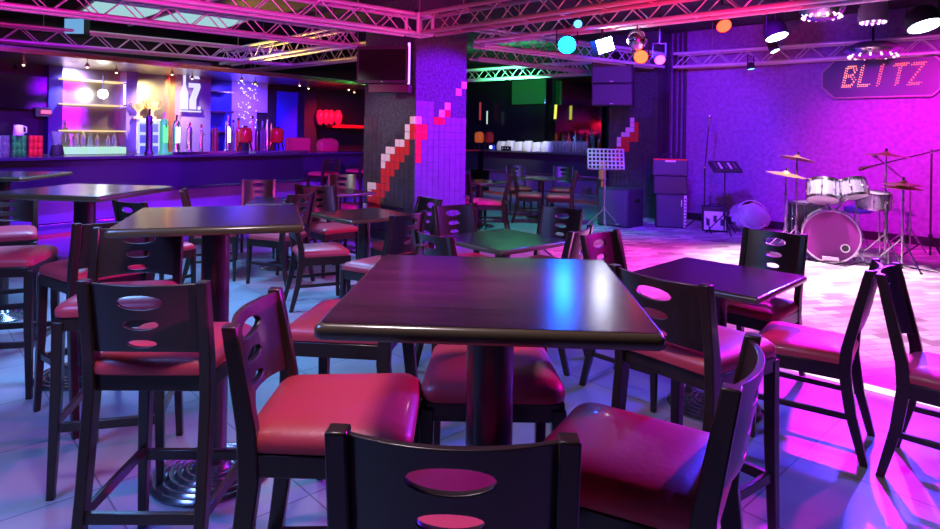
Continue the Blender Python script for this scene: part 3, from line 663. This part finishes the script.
# drum wrapped in clear film
c=at(757,236); t=thing('wrapped_drum','round drum wrapped in clear plastic film lying on the stage left of the kit','drum',(c[0],c[1]+.25,.02))
q=Matrix.Translation((0,0,.24))@Matrix.Rotation(R(70),4,'X'); MB().lathe([(.22,-.12),(.23,-.1),(.23,.10),(.22,.12)],36,q).build('shell',M['head'],t)
MB().lathe([(.21,.12),(.10,.165),(.03,.175),(.001,.176)],36,q).build('front_cone',M['chrome'],t)
b=MB(); rr=[]
for i in range(11):
    th=PI*i/10; ring=[]
    for k in range(28):
        a=2*PI*k/28; f=1+.10*math.sin(5*a+i)+.06*math.sin(9*a+2*i); ring.append(Vector((.29*math.sin(th)*math.cos(a)*f,.24*math.sin(th)*math.sin(a)*f,.235-.222*math.cos(th)*(1+.03*math.sin(3*a)))))
    rr.append(ring)
b.loft(rr,caps=False); b.build('film',M['film'],t)
# cables on the stage floor
for pts,lb in(([(796,258),(820,262),(846,266),(862,262),(880,266)],'black cable lying on the stage in front of the bass drum'),([(893,262),(912,268),(938,272)],'black cable lying on the stage at the right picture edge')):
    P=[Vector(at(x,y,.028)) for x,y in pts]; tag(MB().tube(P,.007,6).build('floor_cable',M['black']),lb,'cable')
# ---------------------------------------------------------------- sign
P=onC(14.72,838); P=Vector((14.72-onC(14.72,838).y,onC(14.72,838).y,0))
sl=atline(823,80,P,E2); sr=atline(948,77,P,E2); L=(Vector(sr)-Vector(sl)).length; zc=(aty(885,97,1)[2],)
mid=(Vector(sl)+Vector(sr))/2; zb=atline(885,96.5,P,E2)[2]; zt=atline(885,58,P,E2)[2]
t=thing('blitz_sign','elongated octagonal sign with BLITZ in dotted red lights on the stage wall','sign',(mid.x,mid.y,0),R(-45))
hz=(zt-zb)/2; zm=(zt+zb)/2; cc=hz*.62
q=Matrix.Translation((0,.04,zm))@Matrix.Rotation(PI/2,4,'X')
def octo(w,h,c): return [(-w+c,-h),(w-c,-h),(w,-h+c),(w,h-c),(w-c,h),(-w+c,h),(-w,h-c),(-w,-h+c)]
MB().prism(octo(L/2,hz,cc),q,.06).build('board',mat('sign_board',(.10,.09,.15),.35),t,.006)
b=MB()
po=octo(L/2+.005,hz+.005,cc); 
for i in range(8): b.beam(q@Vector((*po[i],.065)),q@Vector((*po[(i+1)%8],.065)),.02,.02)
b.build('frame',M['alud'],t)
def seg(a,b_,n): return [(a[0]+(b_[0]-a[0])*i/(n-1),a[1]+(b_[1]-a[1])*i/(n-1)) for i in range(n)]
LT={'B':[seg((0,0),(0,1),9),seg((0,1),(.5,1),5),seg((.5,1),(.62,.78),3),seg((.62,.78),(.45,.53),3),seg((0,.53),(.45,.53),4),seg((.45,.53),(.68,.28),3),seg((.68,.28),(.55,0),3),seg((0,0),(.55,0),5)],
'L':[seg((0,0),(0,1),9),seg((0,0),(.62,0),6)],'I':[seg((.2,0),(.2,1),9)],
'T':[seg((.32,0),(.32,1),9),seg((-.05,1),(.7,1),7)],'Z':[seg((0,1),(.68,1),6),seg((.68,1),(0,0),9),seg((0,0),(.68,0),6)]}
dm=glow('sign_led',(1,.09,.04),5); hgt=hz*1.0; lw=L*.135; x0=-L*.30
dm2=glow('sign_led_pale',(1,.22,.13),4.5)
for k,chh in enumerate('BLITZ'):
    b=MB()
    for st in LT[chh]:
        for (u,v) in st:
            for o_ in(-.075,.075):
                x=x0+k*lw*.98+(u+o_)*lw*.95+(v-.5)*.05; z=zm+.03-hgt/2+(v+ (o_*.6))*hgt; b.sphere((x,-.028,z),.0065,6,4)
    b.build('letter_'+chh.lower(),dm2 if k<2 else dm,t)
# pipes in the stage corner
for i,px in enumerate((669,674,679,684)):
    p=atline(px,150,s0-E1*.12,E2); tag(MB().tube([(p[0],p[1],0),(p[0],p[1],H)],.022+.006*(i%2),10).build('wall_pipe',M['cab']),'dark vertical pipe in the stage corner, number %s from the left pillar'%['one','two','three','four'][i],'pipe',None)
# ---------------------------------------------------------------- bars
def barcounter(label,P,d,L,n,h,depth,topm,frontz=.58):
    t=thing('bar_counter',label,'bar counter',(P.x,P.y,0),math.atan2(d.y,d.x))
    s=1
    MB().box((L/2,depth/2-.06,h-.02),(L,depth+.12,.04)).build('worktop',topm,t,.006)
    MB().box((L/2,.03,(h-.04+frontz)/2),(L,.10,h-.04-frontz)).build('fascia',M['fascia'],t)
    MB().box((L/2,.16+(depth-.16)/2,frontz/2+.2),(L-.02,depth-.22,frontz+.36)).build('body',M['barfront'],t)
    MB().box((L/2,-.025,frontz),(L,.012,.022)).build('trim_strip',M['chrome'],t)
    MB().tube([(0,-.03,.19),(L,-.03,.19)],.022,10).build('foot_rail',M['chrome'],t)
    k=0.5
    while k<L:
        MB().tube([(k,-.03,.19),(k,.12,.19)],.012,6).build('rail_bracket',M['chrome'],t); k+=1.6
    MB().box((L/2,.06,.03),(L,.02,.06)).build('kick_strip',M['gold'],t)
    return t
bs=B0-D1*3.6; barcounter('long bar counter with violet lit front along the left side',bs,D1,3.6+6.6,N1,1.07,.62,M['bartop'])
bs2=B0+D1*6.62; barcounter('far end of the long bar with a red top beside the tiled pillar',bs2,D1,3.2,N1,1.07,.62,M['barred'])
b2=B0+D1*9.83; b2=Vector((.35,15.45,0)); barcounter('second bar counter at the back, dark, right of the tiled pillar',b2,E2,3.55,E1,1.07,.6,M['bartop'])
def bar_pt(px,off=.3):
    p=atline(px,150,B0+N1*off,D1); return Vector((p[0],p[1],1.072))
def bar2_pt(px,off=.3):
    p=atline(px,150,b2+E1*off,E2); return Vector((p[0],p[1],1.072))
rzb=math.atan2(D1.y,D1.x)
def wbox(name,label,cat,x0,x1,y0,y1,m,off=.05,t_=.06,parent=None,P=None,d=None):
    P=P or (W0-N1*off); d=d or D1
    a_=Vector(atline(x0,(y0+y1)/2,P,d)); b_=Vector(atline(x1,(y0+y1)/2,P,d)); mx=(x0+x1)/2
    zt_=atline(mx,y0,P,d)[2]; zb_=atline(mx,y1,P,d)[2]; L_=(b_-a_).length; c_=(a_+b_)/2
    o=MB().box((0,0,(zt_-zb_)/2),(L_,t_,zt_-zb_)).build(name,m)
    if parent is None:
        o.location=(c_.x,c_.y,zb_); o.rotation_euler.z=math.atan2(d.y,d.x); tag(o,label,cat)
    else:
        o.parent=parent; iv=Matrix.Translation(parent.location).inverted(); iv=(Matrix.Translation(parent.location)@Matrix.Rotation(parent.rotation_euler.z,4,'Z')).inverted()
        o.location=iv@Vector((c_.x,c_.y,zb_)); o.rotation_euler.z=math.atan2(d.y,d.x)-parent.rotation_euler.z
    return o
# soffit over the bar
sof=MB(); sof.box((0,0,.03),(10.4,1.9,.05)); a_=B0+N1*1.05+D1*1.9
tag(sof.build('bar_soffit',M['bronze'],loc=(a_.x,a_.y,2.42),rz=rzb),'mirrored canopy hanging over the long bar','canopy')
tag(MB().box((0,0,.0),(10.4,.03,.05)).build('soffit_trim',M['gold'],loc=(a_.x-N1.x*.97,a_.y-N1.y*.97,2.42),rz=rzb),'gold trim along the lower front edge of the mirrored canopy','trim')
dl=None
for i in range(16):
    p=B0+N1*(.25+.5*(i%2))+D1*(-2.6+.6*i)
    if dl is None:
        dl=thing('canopy_spotlight','small gold spotlight hanging below the mirrored canopy over the long bar','spotlight',(0,0,0),0,'small spotlights below the canopy'); MB().tube([(0,0,0),(0,0,-.07)],.005,6).build('stem',M['gold'],dl); MB().lathe([(.014,-.06),(.028,-.10),(.028,-.12)],12).build('shade',M['gold'],dl); MB().sphere((0,0,-.118),.018,10,6).build('bulb',glow('warm_bulb',(1,.75,.4),6),dl)
    place(dl,(p.x,p.y,2.42),0)
# wall sections behind the bar
wbox('wall_television','black television at the far left behind the bar','television',-12,46,75,109,M['black'],.12,.08)
wbox('column','dark blue painted column left of the glass shelves','column',46,60,62,156,mat('blue_paint',(.03,.03,.16),.4),.1,.2)
t=thing('glass_shelf_unit','mirror backed glass shelves with a star bright lamp behind the bar','shelves',(*atline(91,150,W0-N1*.1,D1)[:2],0),rzb)
wbox('back_mirror',None,None,60,122,62,156,M['bronze'],.06,.03,t)
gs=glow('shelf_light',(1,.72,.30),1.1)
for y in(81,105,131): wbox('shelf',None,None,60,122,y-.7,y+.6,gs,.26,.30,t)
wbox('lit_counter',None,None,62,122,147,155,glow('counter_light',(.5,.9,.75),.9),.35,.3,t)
for i,px in enumerate((76,83,90,97,108,114)):
    p=Vector(atline(px,147,W0-N1*.26,D1)); h=[.22,.30,.26,.22,.2,.26][i]
    bt=MB().lathe([(.035,0),(.035,h*.6),(.012,h*.78),(.012,h),(.015,h)],12).build('bottle',M['glass'],loc=(p.x,p.y,p.z+.0)); tag(bt,['short clear bottle at the left end of the lit shelf counter','tall clear bottle next to the left end of the lit shelf counter','middle left clear bottle on the lit shelf counter','middle right clear bottle on the lit shelf counter','short clear bottle right of the middle on the lit shelf counter','clear bottle at the right end of the lit shelf counter'][i],'bottle','bottles on the glass shelf unit')
p=Vector(atline(103,94,W0-N1*.42,D1)); t=thing('star_lamp','dazzling round lamp in front of the glass shelves','lamp',p); MB().sphere((0,0,0),.075,16,10).build('bulb',glow('star_bulb',(.8,.85,1),30),t); MB().tube([(0,0,.06),(0,0,.32)],.008,6).build('stem',M['dark'],t)
wbox('column','violet column between the glass shelves and the trophies','column',122,133,70,156,M['plum'],.15,.3)
t=thing('light_tube','short bright tube on the violet column left of the trophies','light tube',atline(124.5,105,W0-N1*.42,D1)); MB().tube([(0,0,0),(0,0,.34)],.016,8).build('tube',glow('column_tube',(.6,.55,1),5),t)
for z in(-.02,.34): MB().lathe([(.022,0),(.022,.03)],10,Matrix.Translation((0,0,z))).build('end_cap',M['chrome'],t)
wbox('trophy_niche_mirror','brownish mirror panel behind the trophies','mirror',133,168,62,156,M['bronze'],.05,.04)
wbox('column','pale gold column right of the trophies','column',168,176,62,156,M['gold'],.1,.12)
t=thing('poster_fridge','white lit cabinet with blue pictures below the trophies','cabinet',(*atline(148,150,W0-N1*.4,D1)[:2],0),rzb)
wbox('case',None,None,136,161,119,158,M['white'],.30,.35,t)
fg=glow('fridge_face',(.65,.75,1),.9); wbox('door',None,None,138,160,121,156,fg,.49,.015,t)
for i in range(3):
    for j in range(2): wbox('picture',None,None,140+10*j,148+10*j,124+11*i,132+11*i,mat('blue_picture',(.05,.06,.5),.4) if (i+j)==0 else bpy.data.materials['blue_picture'],.505,.01,t)
for px,hh,lb in((138,.26,'left'),(152,.30,'right')):
    p=Vector(atline(px,119,W0-N1*.34,D1)); t=thing('trophy','gold trophy cup on the white cabinet, %s one'%lb,'trophy',p,rzb)
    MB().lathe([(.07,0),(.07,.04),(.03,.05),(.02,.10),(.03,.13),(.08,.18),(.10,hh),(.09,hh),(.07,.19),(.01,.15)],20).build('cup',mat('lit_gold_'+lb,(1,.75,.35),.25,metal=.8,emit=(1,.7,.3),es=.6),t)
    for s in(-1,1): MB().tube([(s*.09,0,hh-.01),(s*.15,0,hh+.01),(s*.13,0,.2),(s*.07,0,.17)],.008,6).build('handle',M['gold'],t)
wbox('column','violet column carrying the bottle sign','column',176,205,62,156,M['plum'],.2,.4)
PS=W0-N1*.44
t=thing('bottle_sign','white neon sign of a bottle and a large 7 on the violet column','sign',atline(190,112,PS,D1),rzb)
sg=glow('neon_white',(.62,.58,1),1.3); hS=(112-66)*11.2/627
def sgp(poly,nm,mm): MB().prism([((x-.5)*.42,y*hS) for x,y in poly],Matrix.Rotation(PI/2,4,'X'),.03).build(nm,mm,t)
sgp([(.02,0),(.98,0),(.98,.03),(.02,.03)],'base_line',sg)
sgp([(.06,.05),(.38,.05),(.38,.42),(.30,.52),(.26,.60),(.26,.86),(.30,.90),(.30,.99),(.12,.99),(.12,.90),(.17,.86),(.17,.60),(.12,.52),(.06,.42)],'bottle_shape',sg)
sgp([(.42,.64),(.90,.64),(.93,.56),(.74,.28),(.74,.06),(.46,.06),(.46,.28),(.66,.54),(.42,.54)],'figure_seven',sg)
sgp([(.46,.74),(.90,.74),(.80,.82),(.66,.98),(.52,.98),(.70,.84),(.46,.84)],'upper_stroke',sg)
sgp([(.84,.05),(.94,.05),(.94,.13),(.84,.13)],'dot',sg)
t=thing('liquor_shelves','dark blue bottle shelves right of the bottle sign','shelves',(*atline(218,150,W0-N1*.1,D1)[:2],0),rzb)
wbox('back_panel',None,None,205,231,70,156,mat('deep_blue_panel',(.02,.03,.30),.3),.06,.04,t)
for y in(92,112,132): wbox('shelf',None,None,206,230,y-.8,y+.8,M['chrome'],.22,.26,t)
t=thing('sparkle_mirror','violet mirror panel with sparkling reflections between the bottle shelves and the blue panel','mirror',(*atline(249,150,W0-N1*.1,D1)[:2],0),rzb)
wbox('frame',None,None,231,267,70,112,mat('violet_lit_panel',(.35,.25,.75),.35,emit=(.35,.2,1),es=.1),.05,.04,t); wbox('lower_frame',None,None,231,256,112,135,bpy.data.materials['violet_lit_panel'],.05,.04,t)  # violet disco light put into the panel as colour and faint glow
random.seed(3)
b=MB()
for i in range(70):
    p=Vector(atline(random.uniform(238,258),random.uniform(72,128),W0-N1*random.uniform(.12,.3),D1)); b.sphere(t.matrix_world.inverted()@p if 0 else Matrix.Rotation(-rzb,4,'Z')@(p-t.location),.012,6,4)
o=b.build('sparkle_glints',glow('glint_glow',(.8,.75,1),2.2),t); o['kind']='stuff'  # glowing dots stand in for sparkling reflections in the mirror
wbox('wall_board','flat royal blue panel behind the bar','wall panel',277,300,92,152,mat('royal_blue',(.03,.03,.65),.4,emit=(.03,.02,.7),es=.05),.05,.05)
wbox('column','black column right of the royal blue panel','column',300,312,84,152,M['dark'],.15,.3)
wbox('back_shelf','reddish shelf behind the far end of the bar','shelf',332,362,125,128,M['rtile'],.3,.4)
# ---------------------------------------------------------------- things on the bars
def bottle(P,h,r,m,label,group,capm='dark'):
    t=thing('bottle',label,'bottle',P,0,group); MB().lathe([(r,0),(r,h*.58),(r*.35,h*.75),(r*.35,h*.93)],12).build('body',M[m] if isinstance(m,str) else m,t); MB().lathe([(r*.42,h*.92),(r*.42,h)],10).build('cap',M[capm],t)
def cupstack(px,m,label,n=3,w=3,gm=None,off=.30,group=None):
    for i in range(w):
        for k in range(n):
            p=bar_pt(px+i*4.6,off); o=MB().lathe([(.028,0),(.030,.004),(.032,.085),(.030,.09)],14).build('drink_can' if gm!='cup' else 'plastic_cup',M[m],loc=(p.x,p.y,1.072+.0905*k)); tag(o,label%(['left','middle','right'][i] if w==3 else ['left','right'][i],['bottom','middle','top'][k]),'can' if gm!='cup' else 'cup',group)
cupstack(2,'glass','clear plastic cup at the left end of the bar, %s stack, %s',3,2,'cup',group='clear cups on the bar')
cupstack(14,'green','green drink can on the bar, %s stack, %s one',3,3,group='green cans on the bar')
cupstack(31,'red','red drink can on the bar, %s stack, %s one',3,3,group='red cans on the bar')
p=bar_pt(18,.30); t=thing('kettle','white jug standing on top of the green cans','jug',(p.x,p.y,1.072+.272),rzb)
MB().lathe([(.055,0),(.06,.01),(.05,.13),(.047,.135),(.04,.13)],16).build('body',M['white'],t); MB().tube([(.05,0,.12),(.09,0,.11),(.09,0,.04),(.055,0,.03)],.008,6).build('handle',M['white'],t)
p=bar_pt(57,.35); t=thing('blender','blender with a clear jug and dark base on the bar','blender',p,rzb)
MB().lathe([(.08,0),(.085,.02),(.065,.14),(.05,.15)],16).build('base',M['dark'],t); MB().lathe([(.045,.15),(.07,.33),(.066,.33),(.042,.155)],16,caps=False).build('jug',M['glass'],t); MB().tube([(.065,0,.31),(.11,0,.29),(.10,0,.19),(.055,0,.18)],.008,6).build('handle',M['glass'],t)
t=thing('red_clock','small red glowing display on the wall left of the glass shelves','display',atline(43,112,W0-N1*.2,D1),rzb); MB().box((0,0,0),(.22,.06,.14)).build('case',M['dark'],t); MB().box((.03,-.035,0),(.13,.01,.05)).build('display',glow('red_display',(1,.03,.05),6),t)
def tap(px,label,h,m1,m2=None,r=.03,head=True,lit=None):
    h*=1.35; r*=1.6
    p=bar_pt(px,.30); t=thing('beer_tap',label,'beer tap',p,rzb,'beer taps on the bar')
    MB().lathe([(.07,0),(.07,.02),(r*1.1,.05),(r,.08),(r,h*.8),(r*.8,h*.86)],16).build('column',M[m1] if isinstance(m1,str) else m1,t)
    if head:
        MB().tube([(0,0,h*.72),(0,-.06,h*.72),(0,-.09,h*.66)],.011,8).build('spout',M['chrome'],t)
        MB().tube([(0,0,h*.82),(0,-.01,h*1.02)],[.010,.018],8).build('handle',m2 or M['dark'],t)
    if lit: MB().box((0,-r-.004,h*.5),(r*1.2,.012,h*.42)).build('lit_badge',lit,t)
gg=glow('green_tap',(.1,1,.2),1.6); ww=glow('white_tap',(.75,.85,1),3.5)
tap(149,'dark carved beer tap, leftmost on the bar',.50,'iron'); tap(163.5,'beer tap with a green glowing column',.46,mat('green_metal',(.05,.4,.1),.3,emit=(.05,.9,.15),es=.5),M['white'],.035,True,gg)
tap(176,'beer tap with a white glowing badge left of the chrome taps',.44,'chrome',None,.032,True,ww)
tap(189,'chrome beer tap just under the bottle sign, left of two',.36,'chrome',M['red'],.028); tap(201,'chrome beer tap just under the bottle sign, right of two',.34,'chrome',M['red'],.016)
tap(215,'dark red slender beer tap right of the chrome ones',.36,mat('dark_red',(.2,.02,.02),.3),None,.03); tap(227.5,'beer tap shining white, rightmost on the bar',.46,'chrome',M['white'],.025,True,ww)
def tower(px,label,P=None,m='redglass'):
    p=P or bar_pt(px,.35); t=thing('drink_dispenser',label,'drink dispenser',p,rzb); t.scale=(1.3,1.3,1.22)
    for s in(-1,1):
        for u in(-1,1): MB().tube([(s*.075,u*.06,0),(s*.05,u*.04,.14)],.012,6).build('leg',M['dark'],t)
    MB().lathe([(.05,.13),(.085,.15),(.09,.22),(.09,.30),(.07,.35),(.02,.36)],18).build('barrel',M[m],t); MB().tube([(0,-.08,.18),(0,-.12,.17)],.012,6).build('tap',M['chrome'],t)
    MB().lathe([(.03,.355),(.03,.38)],12).build('lid',M['dark'],t)
tower(245,'red drink dispenser barrel on black legs, left one on the bar'); tower(277,'red drink dispenser barrel on black legs, right one on the bar')
for i,px in enumerate((233,238,252,257,262,267,271)):
    bottle(bar_pt(px,.50)+Vector((0,0,0)),.56+.04*(i%3),.05,['glass','redglass','white','iron','glass','chrome','gold'][i],'bottle standing behind the drink dispensers, %s from the left'%['first','second','third','fourth','fifth','sixth','seventh'][i],'bottles behind the drink dispensers')
for x0_,x1_,lb in((170,240,'left'),(253,305,'right')):
    pa=bar_pt(x0_,.15);pb=bar_pt(x1_,.15); c=(pa+pb)/2; tag(MB().box((0,0,.018),((pb-pa).length,.16,.036)).build('drip_tray',M['chrome'],loc=c,rz=rzb),'pale drip tray along the front of the bar, %s one'%lb,'tray')
p=bar_pt(298,.42); tag(MB().box((0,0,.13),(.55,.08,.26)).build('cushion_backed_seat',M['vinyl'],None,.03,loc=(p.x,p.y,1.074),rz=rzb),'red padded box on the bar right of the dispensers','box')
p=bar_pt(328,.42); b=MB(); b.loft([rrect(.45*f,.5*f,.16*f,.05*f,z,4) for f,z in((.9,0),(1,.05),(1,.16),(.8,.22),(.4,.25))]); tag(b.build('red_bag',M['vinyl'],loc=(p.x,p.y,1.074),rz=rzb),'slumped red bag on the red topped end of the bar','bag')
for i,(px,y,hh) in enumerate(((320,113,.42),(326,122,.6),(331,113,.42),(338,113,.42))):
    p=Vector(atline(px,122,W0-N1*.4,D1)); t=thing('lantern','red lantern on the back shelf by the bar end, %s of four'%['first','second','third','last'][i],'lantern',(p.x,p.y,p.z-.05))
    MB().lathe([(.05,0),(.09,.08),(.10,.20),(.06,.30),(.03,.32)],14).build('globe',mat('lantern_%d'%i,(.4,.02,.05),.2,emit=(.9,.02,.2),es=.10),t); MB().lathe([(.05,-.02),(.05,.0)],12).build('base',M['dark'],t)
# second bar
o=E1*2.1; PB=b2+o
wb=lambda nm,lb,ct,x0,x1,y0,y1,m,off=0,t_=.06,parent=None: wbox(nm,lb,ct,x0,x1,y0,y1,m,0,t_,parent,b2+E1*(1.85-off),E2)
wb('wall_mirror','dark mirrored panel behind the second bar','mirror',466,545,82,150,mat('dark_green_mirror',(.02,.035,.035),.2),0,.05)
wb('wall_mirror','blue reflecting mirror behind the second bar beside the yellow tube','mirror',556,602,78,150,M['mirror'],0,.04)
wb('bar_television','green tinted television above the second bar','television',513,545,80,104,mat('green_screen',(.02,.10,.04),.12,emit=(.03,.5,.1),es=.13),.35,.08)
t=thing('yellow_lamp','short yellow glowing tube behind the second bar','light tube',atline(555,119,b2+E1*1.5,E2)); MB().tube([(0,0,0),(.02,0,.36)],.035,10).build('tube',glow('yellow_tube',(.8,.8,.1),1.2),t)
MB().lathe([(.05,-.05),(.05,0)],10).build('base',M['dark'],t)
t=thing('red_tube','tall dim red tube behind the second bar','light tube',atline(480,120,b2+E1*1.5,E2)); MB().tube([(0,0,0),(0,0,.5)],.03,10).build('tube',glow('dim_red_tube',(.6,.05,.05),.5),t); MB().lathe([(.045,-.05),(.045,0)],10).build('base',M['dark'],t)
t=thing('white_tube','thin white tube light behind the second bar','light tube',atline(487,124,b2+E1*1.5,E2)); MB().tube([(0,0,0),(0,0,.36)],.018,10).build('tube',glow('thin_white_tube',(.6,.9,.8),.9),t); MB().lathe([(.03,-.05),(.03,0)],10).build('base',M['dark'],t)
p=bar2_pt(479); tower(0,'orange drink dispenser at the left end of the second bar',p,'orangeglass')
p=bar2_pt(489); tower(0,'dark red drink dispenser next to the orange one on the second bar',p,'redglass')
for i,px in enumerate((502,511,520,529,538,547)):
    p=bar2_pt(px,.25); b=MB(); rr=[]; random.seed(i)
    b.loft([[v+Vector((random.uniform(-.012,.012),random.uniform(-.01,.01),random.uniform(-.008,.008))) for v in rrect(.24*f,.24*f,.22*f,.05,z,3)] for f,z in((.95,0),(1,.06),(.95,.15),(.7,.21+.02*(i%2)))]); tag(b.build('folded_napkins',M['cloth'],loc=p,rz=R(-45)),'heap of white folded cloths on the second bar, %s from the left'%['first','second','third','fourth','fifth','sixth'][i],'cloths','white cloths on the second bar')
p=bar2_pt(506,.06); t=thing('card_terminal','small black device with three light dots before the white cloths','device',p,R(-45)); MB().box((0,0,.05),(.28,.05,.10)).build('case',M['black'],t)
for k in range(3): MB().box((-.08+.08*k,-.028,.05),(.025,.006,.02)).build('light',M['white'],t)
p=bar2_pt(492,.06); t=thing('blue_box','small box with a bright white face on the second bar','box',p,R(-45)); MB().box((0,0,.06),(.14,.08,.12)).build('case',mat('blue_plastic',(.03,.05,.6),.4),t); MB().box((0,-.043,.065),(.08,.006,.07)).build('lit_face',glow('boxface',(.6,.8,1),2.5),t)
for i in range(11):
    p=bar2_pt(553+i*3.3,.22); o=MB().lathe([(.030,0),(.034,.005),(.040,.25),(.037,.25),(.030,.01)],12).build('tall_glass',M['glass'],loc=p); tag(o,'tall glass on the right end of the second bar, %s from the left'%['first','second','third','fourth','fifth','sixth','seventh','eighth','ninth','tenth','last'][i],'glass','row of tall glasses on the second bar')
for i,px in enumerate((563,569,575,581,587,593,599)):
    p=Vector(atline(px,143,b2+E1*1.5,E2)); bottle((p.x,p.y,1.07),.42+.05*(i%3),.045,['glass','redglass','chrome','iron','redglass','glass','redglass'][i],'bottle on the back counter behind the tall glasses, %s from the left'%['first','second','third','fourth','fifth','sixth','seventh'][i],'bottles behind the tall glasses')
def backcounter(nm,lb,P,d,L,dep): tag(MB().box((L/2,0,.52),(L,dep,1.04)).build(nm,M['dark'],loc=(P.x,P.y,0),rz=math.atan2(d.y,d.x)),lb,'counter')
backcounter('back_counter','dark back counter behind the long bar',W0-D1*3.6-N1*.33,D1,13,.62)
backcounter('back_counter','dark back counter behind the second bar',b2+E1*1.6-E2*.4,E2,4.0,.5)
for o in (stool,chair,ht,ht2,lt,dl):
    pass
for o in sc.objects:
    if '_u' in o: del o['_u']
